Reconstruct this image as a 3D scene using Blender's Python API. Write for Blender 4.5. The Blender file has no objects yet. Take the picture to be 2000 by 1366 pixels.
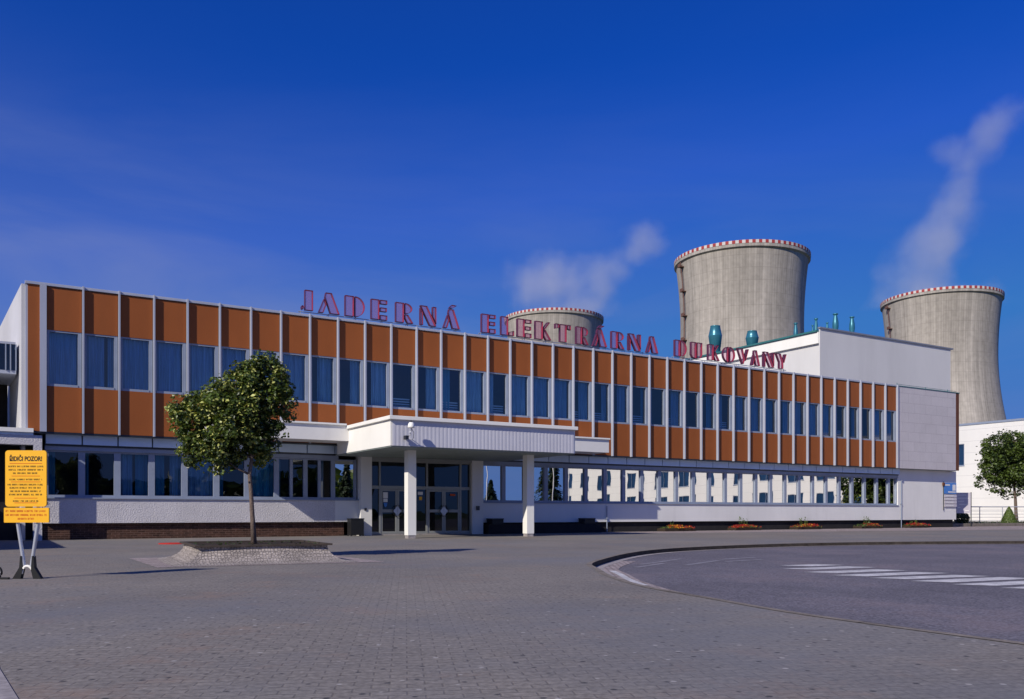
import bpy, bmesh, math, random
from mathutils import Vector, Matrix, noise as mnoise
R = math.radians
rnd = random.Random(11)
sc = bpy.context.scene
C = sc.collection
# ------------------------------------------------------------ camera, sky, sun
CAM = Vector((-1.715, -35.045, 0.98)); YAW = R(30.99)
cd = bpy.data.cameras.new('camera'); cam = bpy.data.objects.new('camera', cd); C.objects.link(cam)
cam.location = CAM; cam.rotation_euler = (R(90), 0, -YAW)
cd.sensor_width = 36; cd.lens = 36 * 1700 / 2000; cd.shift_y = (1002 - 683) / 2000
cd.clip_start = 0.1; cd.clip_end = 6000
sc.camera = cam
SUN_AZ, SUN_EL = R(67.5), R(32.5)            # azimuth of the light's travel from the facade normal, elevation
sd = bpy.data.lights.new('sun', 'SUN'); sun = bpy.data.objects.new('sun', sd); C.objects.link(sun)
sd.energy = 5.0; sd.angle = R(0.5); sd.color = (1.0, 0.92, 0.80)
trav = Vector((math.sin(SUN_AZ) * math.cos(SUN_EL), math.cos(SUN_AZ) * math.cos(SUN_EL), -math.sin(SUN_EL)))
sun.rotation_euler = trav.to_track_quat('-Z', 'Y').to_euler()
sun.location = (-20, -40, 40)
w = bpy.data.worlds.new('World'); sc.world = w; w.use_nodes = True
wn = w.node_tree; wn.nodes.clear(); L = wn.links
def wnode(t, **k):
    n = wn.nodes.new(t)
    for a, b in k.items(): setattr(n, a, b)
    return n
out = wnode('ShaderNodeOutputWorld'); bg = wnode('ShaderNodeBackground'); sky = wnode('ShaderNodeTexSky')
sky.sky_type = 'NISHITA'; sky.sun_disc = False; sky.sun_elevation = SUN_EL; sky.sun_rotation = R(247.5)
sky.air_density = 1.0; sky.dust_density = 0.3; sky.ozone_density = 4.0; sky.altitude = 400
sat = wnode('ShaderNodeHueSaturation'); sat.inputs['Saturation'].default_value = 1.22
gam = wnode('ShaderNodeGamma'); gam.inputs['Gamma'].default_value = 1.0
L.new(sky.outputs[0], sat.inputs['Color']); L.new(sat.outputs[0], gam.inputs[0])
pol = wnode('ShaderNodeVectorMath', operation='MULTIPLY'); pol.inputs[1].default_value = (0.20, 1.04, 2.75)   # polarised, deep blue film sky
L.new(gam.outputs[0], pol.inputs[0])
# thin cirrus veil low in the west and faint streaks, part of the sky itself
tc = wnode('ShaderNodeTexCoord'); sep = wnode('ShaderNodeSeparateXYZ'); L.new(tc.outputs['Generated'], sep.inputs[0])
mp = wnode('ShaderNodeMapping'); mp.inputs['Scale'].default_value = (1.4, 1.4, 6.0); mp.inputs['Rotation'].default_value = (0.25, 0.35, 0.3)
L.new(tc.outputs['Generated'], mp.inputs[0])
nz = wnode('ShaderNodeTexNoise'); nz.inputs['Scale'].default_value = 1.6; nz.inputs['Detail'].default_value = 7; nz.inputs['Roughness'].default_value = 0.55
nz.inputs['Distortion'].default_value = 0.6
L.new(mp.outputs[0], nz.inputs['Vector'])
mr = wnode('ShaderNodeMapRange'); mr.inputs['From Min'].default_value = 0.36; mr.inputs['From Max'].default_value = 0.72
L.new(nz.outputs['Fac'], mr.inputs['Value'])
band = wnode('ShaderNodeMapRange'); band.interpolation_type = 'SMOOTHSTEP'
band.inputs['From Min'].default_value = 0.47; band.inputs['From Max'].default_value = 0.16
band.inputs['To Min'].default_value = 0.0; band.inputs['To Max'].default_value = 1.0
L.new(sep.outputs['Z'], band.inputs['Value'])
sh = wnode('ShaderNodeMapRange')                       # thicker to the west (left of the view)
sh.inputs['From Min'].default_value = 0.85; sh.inputs['From Max'].default_value = 0.1; sh.inputs['To Min'].default_value = 0.42; sh.inputs['To Max'].default_value = 1.0
L.new(sep.outputs['X'], sh.inputs['Value'])
def wm(op, a, b):
    n = wnode('ShaderNodeMath', operation=op)
    for i, v in enumerate((a, b)):
        if isinstance(v, (int, float)): n.inputs[i].default_value = v
        else: L.new(v, n.inputs[i])
    return n.outputs[0]
veil = wm('MULTIPLY', wm('MULTIPLY', wm('ADD', wm('MULTIPLY', mr.outputs[0], 0.50), 0.34), wm('ADD', band.outputs[0], 0.03)), sh.outputs[0])
mixc = wnode('ShaderNodeMix', data_type='RGBA'); mixc.inputs[7].default_value = (4.5, 5.7, 11.6, 1)
L.new(wm('MULTIPLY', veil, 1.0), mixc.inputs[0]); cap = wnode('ShaderNodeVectorMath', operation='MINIMUM'); cap.inputs[1].default_value = (2.6, 3.9, 12.5)
L.new(pol.outputs[0], cap.inputs[0]); L.new(cap.outputs[0], mixc.inputs[6])
L.new(mixc.outputs[2], bg.inputs[0]); bg.inputs[1].default_value = 0.05
L.new(bg.outputs[0], out.inputs[0])
sc.view_settings.view_transform = 'Standard'; sc.view_settings.look = 'None'
sc.view_settings.exposure = -0.2; sc.view_settings.gamma = 1.0
sc.cycles.volume_step_rate = 0.6; sc.cycles.volume_max_steps = 96
sc.cycles.volume_bounces = 4; sc.cycles.max_bounces = 8; sc.cycles.transparent_max_bounces = 24

# ------------------------------------------------------------ helpers
def tag(o, label=None, cat=None, group=None, kind=None):
    if label: o['label'] = label
    if cat: o['category'] = cat
    if group: o['group'] = group
    if kind: o['kind'] = kind
    return o
def empty(name, label, cat, loc=(0, 0, 0), rz=0, group=None):
    o = bpy.data.objects.new(name, None); C.objects.link(o); o.location = loc; o.rotation_euler = (0, 0, rz)
    o.empty_display_size = 0.2
    return tag(o, label, cat, group)
class MB:
    def __init__(s): s.v = []; s.f = []; s.m = []
    def poly(s, pts, mi=0):
        n = len(s.v); s.v += [tuple(p) for p in pts]; s.f.append(tuple(range(n, n + len(pts)))); s.m.append(mi); return s
    def box(s, x0, x1, y0, y1, z0, z1, mi=0):
        n = len(s.v)
        s.v += [(x, y, z) for z in (z0, z1) for x, y in ((x0, y0), (x1, y0), (x1, y1), (x0, y1))]
        for f in ((3, 2, 1, 0), (4, 5, 6, 7), (0, 1, 5, 4), (1, 2, 6, 5), (2, 3, 7, 6), (3, 0, 4, 7)):
            s.f.append(tuple(n + i for i in f)); s.m.append(mi)
        return s
    def prism(s, pts, z0, z1, mi=0):                  # pts counter-clockwise (x, y)
        n = len(s.v); k = len(pts)
        s.v += [(x, y, z0) for x, y in pts] + [(x, y, z1) for x, y in pts]
        s.f.append(tuple(n + i for i in reversed(range(k)))); s.f.append(tuple(n + k + i for i in range(k))); s.m += [mi, mi]
        for i in range(k):
            j = (i + 1) % k; s.f.append((n + i, n + j, n + k + j, n + k + i)); s.m.append(mi)
        return s
    def tube(s, pts, rads, seg=8, mi=0, cap=True):
        pts = [Vector(p) for p in pts]
        if isinstance(rads, (int, float)): rads = [rads] * len(pts)
        rings = []
        for i, p in enumerate(pts):
            d = (pts[min(i + 1, len(pts) - 1)] - pts[max(i - 1, 0)]).normalized()
            a = Vector((0, 0, 1)) if abs(d.z) < 0.9 else Vector((1, 0, 0))
            u = d.cross(a).normalized(); v = d.cross(u)
            n = len(s.v)
            s.v += [tuple(p + (u * math.cos(t) + v * math.sin(t)) * rads[i]) for t in [2 * math.pi * q / seg for q in range(seg)]]
            rings.append(n)
        for a, b in zip(rings, rings[1:]):
            for q in range(seg):
                r = (q + 1) % seg; s.f.append((a + q, b + q, b + r, a + r)); s.m.append(mi)
        if cap:
            s.f.append(tuple(rings[0] + q for q in range(seg))); s.f.append(tuple(rings[-1] + q for q in reversed(range(seg)))); s.m += [mi, mi]
        return s
    def lathe(s, prof, seg=32, c=(0, 0, 0), mi=0):    # prof: (r, z)
        n = len(s.v)
        for r, z in prof:
            s.v += [(c[0] + r * math.cos(2 * math.pi * q / seg), c[1] + r * math.sin(2 * math.pi * q / seg), c[2] + z) for q in range(seg)]
        for i in range(len(prof) - 1):
            for q in range(seg):
                r_ = (q + 1) % seg; a = n + i * seg; b = a + seg
                s.f.append((a + q, a + r_, b + r_, b + q)); s.m.append(mi)
        return s
    def build(s, name, mats, parent=None, smooth=False, loc=None, bevel=0):
        me = bpy.data.meshes.new(name); me.from_pydata(s.v, [], s.f)
        for m in (mats if isinstance(mats, (list, tuple)) else [mats]): me.materials.append(m)
        if len(me.materials) > 1: me.polygons.foreach_set('material_index', s.m)
        if smooth: me.polygons.foreach_set('use_smooth', [True] * len(me.polygons))
        me.update()
        o = bpy.data.objects.new(name, me); C.objects.link(o)
        if parent: o.parent = parent
        if loc: o.location = loc
        if bevel:
            b = o.modifiers.new('bevel', 'BEVEL'); b.width = bevel; b.segments = 2; b.limit_method = 'ANGLE'
        return o
def copy_tree(o, parent=None):
    c = o.copy(); C.objects.link(c); c.parent = parent
    for ch in list(o.children): copy_tree(ch, c)
    return c

# ------------------------------------------------------------ materials
def mat(name, col, rough=0.8, var=0.12, scale=3.0, bump=0.0, bscale=40.0, spec=0.3, metal=0.0, stretch=(1, 1, 1), col2=None, detail=6, bdist=0.01, fine=0.0):
    m = bpy.data.materials.new(name); m.use_nodes = True; n = m.node_tree; n.nodes.clear(); l = n.links
    o = n.nodes.new('ShaderNodeOutputMaterial'); p = n.nodes.new('ShaderNodeBsdfPrincipled'); l.new(p.outputs[0], o.inputs[0])
    t = n.nodes.new('ShaderNodeTexCoord'); mp = n.nodes.new('ShaderNodeMapping'); mp.inputs['Scale'].default_value = stretch
    l.new(t.outputs['Object'], mp.inputs[0])
    nz = n.nodes.new('ShaderNodeTexNoise'); nz.inputs['Scale'].default_value = scale; nz.inputs['Detail'].default_value = detail; nz.inputs['Roughness'].default_value = 0.6
    l.new(mp.outputs[0], nz.inputs['Vector'])
    r = n.nodes.new('ShaderNodeMapRange'); r.inputs['From Min'].default_value = 0.3; r.inputs['From Max'].default_value = 0.7
    l.new(nz.outputs['Fac'], r.inputs['Value'])
    mx = n.nodes.new('ShaderNodeMix'); mx.data_type = 'RGBA'; l.new(r.outputs[0], mx.inputs[0])
    a = [c * (1 - var) for c in col]; b = list(col2) if col2 else [min(1, c * (1 + var * 0.6)) for c in col]
    mx.inputs[6].default_value = (*a, 1); mx.inputs[7].default_value = (*b, 1)
    last = mx.outputs[2]
    if fine:
        nf = n.nodes.new('ShaderNodeTexNoise'); nf.inputs['Scale'].default_value = bscale; nf.inputs['Detail'].default_value = 4
        l.new(t.outputs['Object'], nf.inputs['Vector'])
        r2 = n.nodes.new('ShaderNodeMapRange'); r2.inputs['From Min'].default_value = 0.3; r2.inputs['From Max'].default_value = 0.7
        r2.inputs['To Min'].default_value = 1 - fine; r2.inputs['To Max'].default_value = 1 + fine
        l.new(nf.outputs['Fac'], r2.inputs['Value'])
        vm = n.nodes.new('ShaderNodeVectorMath'); vm.operation = 'SCALE'; l.new(last, vm.inputs[0]); l.new(r2.outputs[0], vm.inputs['Scale']); last = vm.outputs[0]
    l.new(last, p.inputs['Base Color'])
    p.inputs['Roughness'].default_value = rough; p.inputs['Metallic'].default_value = metal; p.inputs['Specular IOR Level'].default_value = spec
    if bump:
        nb = n.nodes.new('ShaderNodeTexNoise'); nb.inputs['Scale'].default_value = bscale; nb.inputs['Detail'].default_value = 5
        l.new(t.outputs['Object'], nb.inputs['Vector'])
        bp = n.nodes.new('ShaderNodeBump'); bp.inputs['Strength'].default_value = bump; bp.inputs['Distance'].default_value = bdist
        l.new(nb.outputs['Fac'], bp.inputs['Height']); l.new(bp.outputs[0], p.inputs['Normal'])
    m['p'] = 1
    return m
def parts_of(m):
    n = m.node_tree
    return n, n.links, next(x for x in n.nodes if x.type == 'BSDF_PRINCIPLED')
def joints(m, bw, bh, mortar, dark, axes='XZ', offset=0.5, strength=1.0, bumpd=0.01, tint=0.0, seed=0, smooth=0.1, rot=0.0):
    """multiply a brick pattern in object space into the base colour"""
    n, l, p = parts_of(m)
    t = n.nodes.new('ShaderNodeTexCoord'); s = n.nodes.new('ShaderNodeSeparateXYZ'); l.new(t.outputs['Object'], s.inputs[0])
    c = n.nodes.new('ShaderNodeCombineXYZ')
    l.new(s.outputs[axes[0]], c.inputs[0]); l.new(s.outputs[axes[1]], c.inputs[1])
    src = c.outputs[0]
    if rot:
        mp = n.nodes.new('ShaderNodeMapping'); mp.inputs['Rotation'].default_value = (0, 0, rot); l.new(src, mp.inputs[0]); src = mp.outputs[0]
    b = n.nodes.new('ShaderNodeTexBrick'); b.offset = offset; b.inputs['Scale'].default_value = 1
    b.inputs['Brick Width'].default_value = bw; b.inputs['Row Height'].default_value = bh; b.inputs['Mortar Size'].default_value = mortar
    b.inputs['Mortar Smooth'].default_value = smooth
    b.inputs['Color1'].default_value = (1 - tint, 1 - tint, 1 - tint, 1); b.inputs['Color2'].default_value = (1 + tint, 1 + tint * 0.9, 1 + tint * 0.8, 1)
    b.inputs['Mortar'].default_value = (*dark, 1)
    l.new(src, b.inputs['Vector'])
    old = p.inputs['Base Color'].links[0].from_socket
    vm = n.nodes.new('ShaderNodeVectorMath'); vm.operation = 'MULTIPLY'; l.new(old, vm.inputs[0]); l.new(b.outputs['Color'], vm.inputs[1])
    l.new(vm.outputs[0], p.inputs['Base Color'])
    if strength:
        bp = n.nodes.new('ShaderNodeBump'); bp.inputs['Strength'].default_value = strength; bp.inputs['Distance'].default_value = bumpd; bp.invert = True
        l.new(b.outputs['Fac'], bp.inputs['Height'])
        if p.inputs['Normal'].links: l.new(p.inputs['Normal'].links[0].from_socket, bp.inputs['Normal'])
        l.new(bp.outputs[0], p.inputs['Normal'])
    return m
def glass(name, tint, refl, rough=0.0, wob=0.25, gl=(0.9, 0.95, 1.0), wscale=1.2):
    m = bpy.data.materials.new(name); m.use_nodes = True; n = m.node_tree; n.nodes.clear(); l = n.links
    o = n.nodes.new('ShaderNodeOutputMaterial'); tr = n.nodes.new('ShaderNodeBsdfTransparent'); g = n.nodes.new('ShaderNodeBsdfGlossy')
    mx = n.nodes.new('ShaderNodeMixShader'); lw = n.nodes.new('ShaderNodeLayerWeight'); mr = n.nodes.new('ShaderNodeMapRange')
    tr.inputs[0].default_value = (*tint, 1); g.inputs['Color'].default_value = (*gl, 1); g.inputs['Roughness'].default_value = rough
    mr.inputs['From Min'].default_value = 0.0; mr.inputs['From Max'].default_value = 1.0
    mr.inputs['To Min'].default_value = refl; mr.inputs['To Max'].default_value = 1.0
    lw.inputs['Blend'].default_value = 0.15
    l.new(lw.outputs['Fresnel'], mr.inputs['Value']); l.new(mr.outputs[0], mx.inputs[0]); l.new(tr.outputs[0], mx.inputs[1]); l.new(g.outputs[0], mx.inputs[2]); l.new(mx.outputs[0], o.inputs[0])
    t = n.nodes.new('ShaderNodeTexCoord'); nz = n.nodes.new('ShaderNodeTexNoise'); nz.inputs['Scale'].default_value = wscale; nz.inputs['Detail'].default_value = 1
    l.new(t.outputs['Object'], nz.inputs['Vector'])
    bp = n.nodes.new('ShaderNodeBump'); bp.inputs['Strength'].default_value = wob; bp.inputs['Distance'].default_value = 0.02
    l.new(nz.outputs['Fac'], bp.inputs['Height']); l.new(bp.outputs[0], g.inputs['Normal'])
    return m

M = {}
M['panel'] = mat('orange_brown_panel', (0.315, 0.092, 0.023), 0.62, 0.14, 0.5, spec=0.25, stretch=(1, 1, 0.5), fine=0.05, bscale=25)
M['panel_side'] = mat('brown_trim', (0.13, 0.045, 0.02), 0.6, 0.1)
M['white_metal'] = mat('white_painted_metal', (0.40, 0.43, 0.52), 0.45, 0.14, 1.0, spec=0.4, stretch=(1, 1, 0.3))
M['frame'] = mat('pale_blue_grey_frame', (0.27, 0.315, 0.41), 0.45, 0.1, 1.5, spec=0.4)
M['strip'] = mat('pale_blue_strip', (0.62, 0.76, 0.95), 0.5, 0.10, 0.8)
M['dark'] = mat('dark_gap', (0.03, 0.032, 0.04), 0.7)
M['plaster'] = mat('rough_white_plaster', (0.60, 0.58, 0.60), 0.95, 0.10, 1.2, bump=0.8, bscale=20, bdist=0.035, fine=0.12)
M['smooth_white'] = mat('smooth_white_wall', (0.78, 0.77, 0.75), 0.85, 0.07, 0.6, bump=0.15, bscale=30, stretch=(1, 1, 0.4))
M['canopy_white'] = mat('canopy_white', (0.86, 0.85, 0.80), 0.7, 0.05, 0.8, stretch=(1, 1, 0.5))
M['stone'] = joints(mat('pale_stone_cladding', (0.56, 0.53, 0.55), 0.9, 0.08, 0.5, bump=0.1, bscale=20, fine=0.05), 1.2, 0.62, 0.010, (0.75, 0.73, 0.75), tint=0.02, strength=0.3)
M['brick'] = joints(mat('dark_brown_brick', (0.07, 0.034, 0.024), 0.9, 0.4, 6, bump=0.4, bscale=60), 0.26, 0.077, 0.010, (1.9, 2.3, 2.6), tint=0.35, strength=0.6)
M['black_base'] = mat('black_base', (0.022, 0.02, 0.022), 0.85, 0.3, 3)
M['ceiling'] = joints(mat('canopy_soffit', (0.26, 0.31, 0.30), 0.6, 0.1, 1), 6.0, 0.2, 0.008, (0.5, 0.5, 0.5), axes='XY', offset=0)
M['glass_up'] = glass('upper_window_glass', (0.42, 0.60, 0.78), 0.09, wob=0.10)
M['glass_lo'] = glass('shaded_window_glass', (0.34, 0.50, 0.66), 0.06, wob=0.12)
M['glass_mirror'] = glass('mirror_window_glass', (0.22, 0.3, 0.4), 0.72, wob=0.08, wscale=0.9, gl=(1, 0.98, 0.95))
M['glass_door'] = glass('door_glass', (0.16, 0.2, 0.25), 0.05, wob=0.1)
M['curtain'] = mat('sheer_curtain', (0.62, 0.74, 0.78), 0.95, 0.45, 3, stretch=(8, 8, 0.25), spec=0)
M['curtain_teal'] = mat('teal_curtain', (0.16, 0.50, 0.58), 0.95, 0.25, 6, stretch=(8, 8, 0.5), spec=0)
M['room'] = mat('room_inside', (0.10, 0.10, 0.11), 0.9)
M['door_metal'] = mat('dull_aluminium_door_frame', (0.30, 0.31, 0.30), 0.45, 0.1, 2, spec=0.5, metal=0.3)
M['steel'] = mat('dark_steel', (0.05, 0.055, 0.065), 0.4, metal=0.7, spec=0.5)
M['black_plastic'] = mat('black_plastic', (0.015, 0.016, 0.018), 0.45, 0.2, 4)
M['teal'] = mat('teal_vent_metal', (0.045, 0.21, 0.28), 0.32, 0.15, 1.5, metal=0.35, spec=0.6)
M['teal_edge'] = mat('teal_roof_edge', (0.04, 0.16, 0.17), 0.5, 0.15, 1.5)
M['roof'] = mat('grey_roofing', (0.2, 0.2, 0.2), 0.9)
M['yellow'] = mat('yellow_sign_paint', (0.92, 0.47, 0.012), 0.45, 0.04, 2, spec=0.4)
M['ink'] = mat('black_lettering', (0.03, 0.02, 0.01), 0.6, 0.05)
M['red_ink'] = mat('red_lettering', (0.60, 0.08, 0.01), 0.6, 0.05)
M['silver'] = mat('silver_tube', (0.55, 0.57, 0.62), 0.35, 0.08, 3, metal=0.5, spec=0.5)
M['letter_side'] = mat('red_letter_metal', (0.50, 0.02, 0.03), 0.45, 0.15, 5)
M['letter_rim'] = mat('dark_letter_edge', (0.10, 0.025, 0.06), 0.45, 0.15, 5)
M['red'] = mat('red_cover', (0.5, 0.03, 0.02), 0.6)
M['soil'] = mat('soil', (0.05, 0.035, 0.025), 1.0, 0.4, 8, bump=0.8, bscale=40, bdist=0.05)
M['bark'] = mat('grey_bark', (0.16, 0.12, 0.10), 0.95, 0.4, 14, bump=0.9, bscale=30, stretch=(4, 4, 0.6), bdist=0.02)
M['paint'] = mat('worn_white_paint', (0.56, 0.55, 0.56), 0.85, 0.35, 5.0, fine=0.25, bscale=60)
M['terracotta'] = mat('olive_dark_ball', (0.03, 0.05, 0.04), 0.8)
M['blue_panel'] = mat('blue_board', (0.06, 0.22, 0.62), 0.4)
M['grey_slat'] = mat('grey_white_slat', (0.58, 0.55, 0.60), 0.6)
def leafmat(name, col, rough=0.42, trans=0.25):
    m = mat(name, col, rough, 0.35, 2.5, spec=0.45)
    n, l, p = parts_of(m)
    o = next(x for x in n.nodes if x.type == 'OUTPUT_MATERIAL')
    tl = n.nodes.new('ShaderNodeBsdfTranslucent'); mx = n.nodes.new('ShaderNodeMixShader'); mx.inputs[0].default_value = trans
    tl.inputs[0].default_value = (col[0] * 1.6, col[1] * 1.5, col[2] * 0.6, 1)
    l.new(p.outputs[0], mx.inputs[1]); l.new(tl.outputs[0], mx.inputs[2]); l.new(mx.outputs[0], o.inputs[0])
    return m
M['leaf'] = leafmat('green_leaf', (0.105, 0.155, 0.030), 0.36)
M['leaf_dark'] = leafmat('dark_green_leaf', (0.040, 0.066, 0.018), 0.4)
M['leaf_pale'] = leafmat('pale_bract_highlight', (0.46, 0.48, 0.13), 0.45, 0.15)  # pale seed bracts, brightened to stand for highlights on the leaves too
M['conifer'] = leafmat('conifer_needles', (0.02, 0.04, 0.015), 0.7, 0.1)
M['petal_red'] = leafmat('red_petal', (0.42, 0.025, 0.01), 0.6, 0.2)
M['petal_yellow'] = leafmat('yellow_petal', (0.75, 0.36, 0.02), 0.6, 0.2)

# tower concrete: shuttering ribs, lift rings, streaks
def tower_mat():
    m = mat('stained_concrete', (0.43, 0.395, 0.355), 0.95, 0.30, 0.05, stretch=(1, 1, 0.25), fine=0.10, bscale=0.5, detail=8)
    n, l, p = parts_of(m)
    t = n.nodes.new('ShaderNodeTexCoord'); s = n.nodes.new('ShaderNodeSeparateXYZ'); l.new(t.outputs['Object'], s.inputs[0])
    at = n.nodes.new('ShaderNodeMath'); at.operation = 'ARCTAN2'; l.new(s.outputs[1], at.inputs[0]); l.new(s.outputs[0], at.inputs[1])
    c = n.nodes.new('ShaderNodeCombineXYZ')
    ml = n.nodes.new('ShaderNodeMath'); ml.operation = 'MULTIPLY'; ml.inputs[1].default_value = 30.0; l.new(at.outputs[0], ml.inputs[0])
    l.new(ml.outputs[0], c.inputs[0]); l.new(s.outputs[2], c.inputs[1])
    # vertical streaks
    st = n.nodes.new('ShaderNodeMapping'); st.inputs['Scale'].default_value = (0.55, 0.012, 1); l.new(c.outputs[0], st.inputs[0])
    nz = n.nodes.new('ShaderNodeTexNoise'); nz.inputs['Scale'].default_value = 1.0; nz.inputs['Detail'].default_value = 8; nz.inputs['Roughness'].default_value = 0.65
    l.new(st.outputs[0], nz.inputs['Vector'])
    r = n.nodes.new('ShaderNodeMapRange'); r.inputs['From Min'].default_value = 0.32; r.inputs['From Max'].default_value = 0.62; r.inputs['To Min'].default_value = 0.72; r.inputs['To Max'].default_value = 1.08
    l.new(nz.outputs['Fac'], r.inputs['Value'])
    b = n.nodes.new('ShaderNodeTexBrick'); b.offset = 0; b.inputs['Scale'].default_value = 1; b.inputs['Brick Width'].default_value = 1.26; b.inputs['Row Height'].default_value = 5.2
    b.inputs['Mortar Size'].default_value = 0.12; b.inputs['Mortar Smooth'].default_value = 0.6
    b.inputs['Color1'].default_value = (0.97, 0.97, 0.97, 1); b.inputs['Color2'].default_value = (1.03, 1.03, 1.03, 1); b.inputs['Mortar'].default_value = (0.78, 0.77, 0.77, 1)
    l.new(c.outputs[0], b.inputs['Vector'])
    old = p.inputs['Base Color'].links[0].from_socket
    v1 = n.nodes.new('ShaderNodeVectorMath'); v1.operation = 'SCALE'; l.new(old, v1.inputs[0]); l.new(r.outputs[0], v1.inputs['Scale'])
    v2 = n.nodes.new('ShaderNodeVectorMath'); v2.operation = 'MULTIPLY'; l.new(v1.outputs[0], v2.inputs[0]); l.new(b.outputs['Color'], v2.inputs[1])
    l.new(v2.outputs[0], p.inputs['Base Color'])
    return m
M['tower'] = tower_mat()
M['rim_red'] = mat('faded_red_paint', (0.36, 0.05, 0.05), 0.7, 0.15, 0.4)
M['rim_white'] = mat('white_rim_paint', (0.60, 0.58, 0.56), 0.7, 0.15, 0.4)

# paving
def paving_mat():
    m = mat('interlocking_paving', (0.222, 0.205, 0.192), 0.9, 0.18, 0.30, col2=(0.250, 0.226, 0.200), fine=0.26, bscale=24, detail=8)
    joints(m, 0.20, 0.10, 0.008, (0.72, 0.71, 0.71), axes='XY', tint=0.07, strength=0.35, bumpd=0.004, rot=R(24), smooth=0.6)
    n, l, p = parts_of(m)
    def over(scale, det, lo, hi, amt, colr, rough=0.72, vor=False):
        t = n.nodes.new('ShaderNodeTexCoord')
        if vor:
            nz = n.nodes.new('ShaderNodeTexVoronoi'); nz.inputs['Scale'].default_value = scale; nz.inputs['Randomness'].default_value = vor; src = nz.outputs['Distance']
        else:
            nz = n.nodes.new('ShaderNodeTexNoise'); nz.inputs['Scale'].default_value = scale; nz.inputs['Detail'].default_value = det; nz.inputs['Roughness'].default_value = rough; src = nz.outputs['Fac']
        l.new(t.outputs['Object'], nz.inputs['Vector'])
        r = n.nodes.new('ShaderNodeMapRange'); r.inputs['From Min'].default_value = lo; r.inputs['From Max'].default_value = hi; r.inputs['To Max'].default_value = amt
        l.new(src, r.inputs['Value'])
        mx = n.nodes.new('ShaderNodeMix'); mx.data_type = 'RGBA'; l.new(r.outputs[0], mx.inputs[0]); l.new(p.inputs['Base Color'].links[0].from_socket, mx.inputs[6])
        mx.inputs[7].default_value = (*colr, 1); l.new(mx.outputs[2], p.inputs['Base Color'])
    over(0.55, 11, 0.53, 0.70, 0.62, (0.30, 0.20, 0.145), rough=.8)
    over(0.13, 5, 0.48, 0.68, 0.65, (0.165, 0.172, 0.195))
    over(9.0, 6, 0.60, 0.75, 0.28, (0.33, 0.31, 0.29), rough=.7)
    over(5.0, 2, 0.125, 0.07, 0.90, (0.045, 0.045, 0.05), vor=.28)
    over(4.3, 2, 0.10, 0.06, 0.7, (0.46, 0.44, 0.42), vor=1.0)
    return m
M['paving'] = paving_mat()
M['asphalt'] = mat('weathered_asphalt', (0.150, 0.140, 0.165), 0.92, 0.22, 0.35, bump=0.7, bscale=34, fine=0.55, bdist=0.012, detail=9)
def stains(m, scale, lo, hi, amt, colr, stretch=(1, 1, 1), rot=0):
    n, l, p = parts_of(m); t = n.nodes.new('ShaderNodeTexCoord'); mp = n.nodes.new('ShaderNodeMapping'); mp.inputs['Scale'].default_value = stretch; mp.inputs['Rotation'].default_value = (0, 0, rot); l.new(t.outputs['Object'], mp.inputs[0])
    nz = n.nodes.new('ShaderNodeTexNoise'); nz.inputs['Scale'].default_value = scale; nz.inputs['Detail'].default_value = 9; nz.inputs['Roughness'].default_value = .7; l.new(mp.outputs[0], nz.inputs['Vector'])
    r = n.nodes.new('ShaderNodeMapRange'); r.inputs['From Min'].default_value = lo; r.inputs['From Max'].default_value = hi; r.inputs['To Max'].default_value = amt; l.new(nz.outputs['Fac'], r.inputs['Value'])
    mx = n.nodes.new('ShaderNodeMix'); mx.data_type = 'RGBA'; l.new(r.outputs[0], mx.inputs[0]); l.new(p.inputs['Base Color'].links[0].from_socket, mx.inputs[6]); mx.inputs[7].default_value = (*colr, 1); l.new(mx.outputs[2], p.inputs['Base Color']); return m
stains(M['asphalt'], 0.35, .52, .72, .55, (0.22, 0.165, 0.165)); stains(M['asphalt'], 1.6, .58, .74, .5, (0.075, 0.07, 0.08)); stains(M['asphalt'], 0.5, .55, .66, .4, (0.10, 0.095, 0.115), (1, .12, 1), R(-20))
stains(M['smooth_white'], 0.9, .56, .80, .30, (0.42, 0.40, 0.38), (1, 1, .12)); stains(M['stone'], 0.8, .55, .78, .25, (0.36, 0.33, 0.32), (1, 1, .15))
stains(M['panel'], .9, .48, .78, .30, (0.21, 0.068, 0.024), (1, 1, .12)); stains(M['white_metal'], 1.5, .55, .8, .25, (.26, .27, .3), (1, 1, .1))
stains(M['canopy_white'], 1.1, .58, .82, .22, (0.50, 0.46, 0.40), (1, 1, .12))
M['kerb'] = joints(mat('kerb_stone', (0.22, 0.19, 0.16), 0.9, 0.3, 4, fine=0.2, bscale=30), 1.0, 5, 0.02, (0.4, 0.4, 0.4), axes='XY')
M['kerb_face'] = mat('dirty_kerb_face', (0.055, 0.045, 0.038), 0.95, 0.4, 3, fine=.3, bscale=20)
M['gutter'] = mat('pale_gutter', (0.34, 0.31, 0.31), 0.9, 0.25, 3, fine=0.2, bscale=20)
M['cobble'] = joints(mat('pinkish_cobble', (0.42, 0.36, 0.355), 0.9, 0.25, 2.5, fine=0.2, bscale=20, bump=0.3), 0.13, 0.10, 0.014, (0.5, 0.47, 0.46), axes='XY', tint=0.15, strength=0.8, bumpd=0.015)
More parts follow.
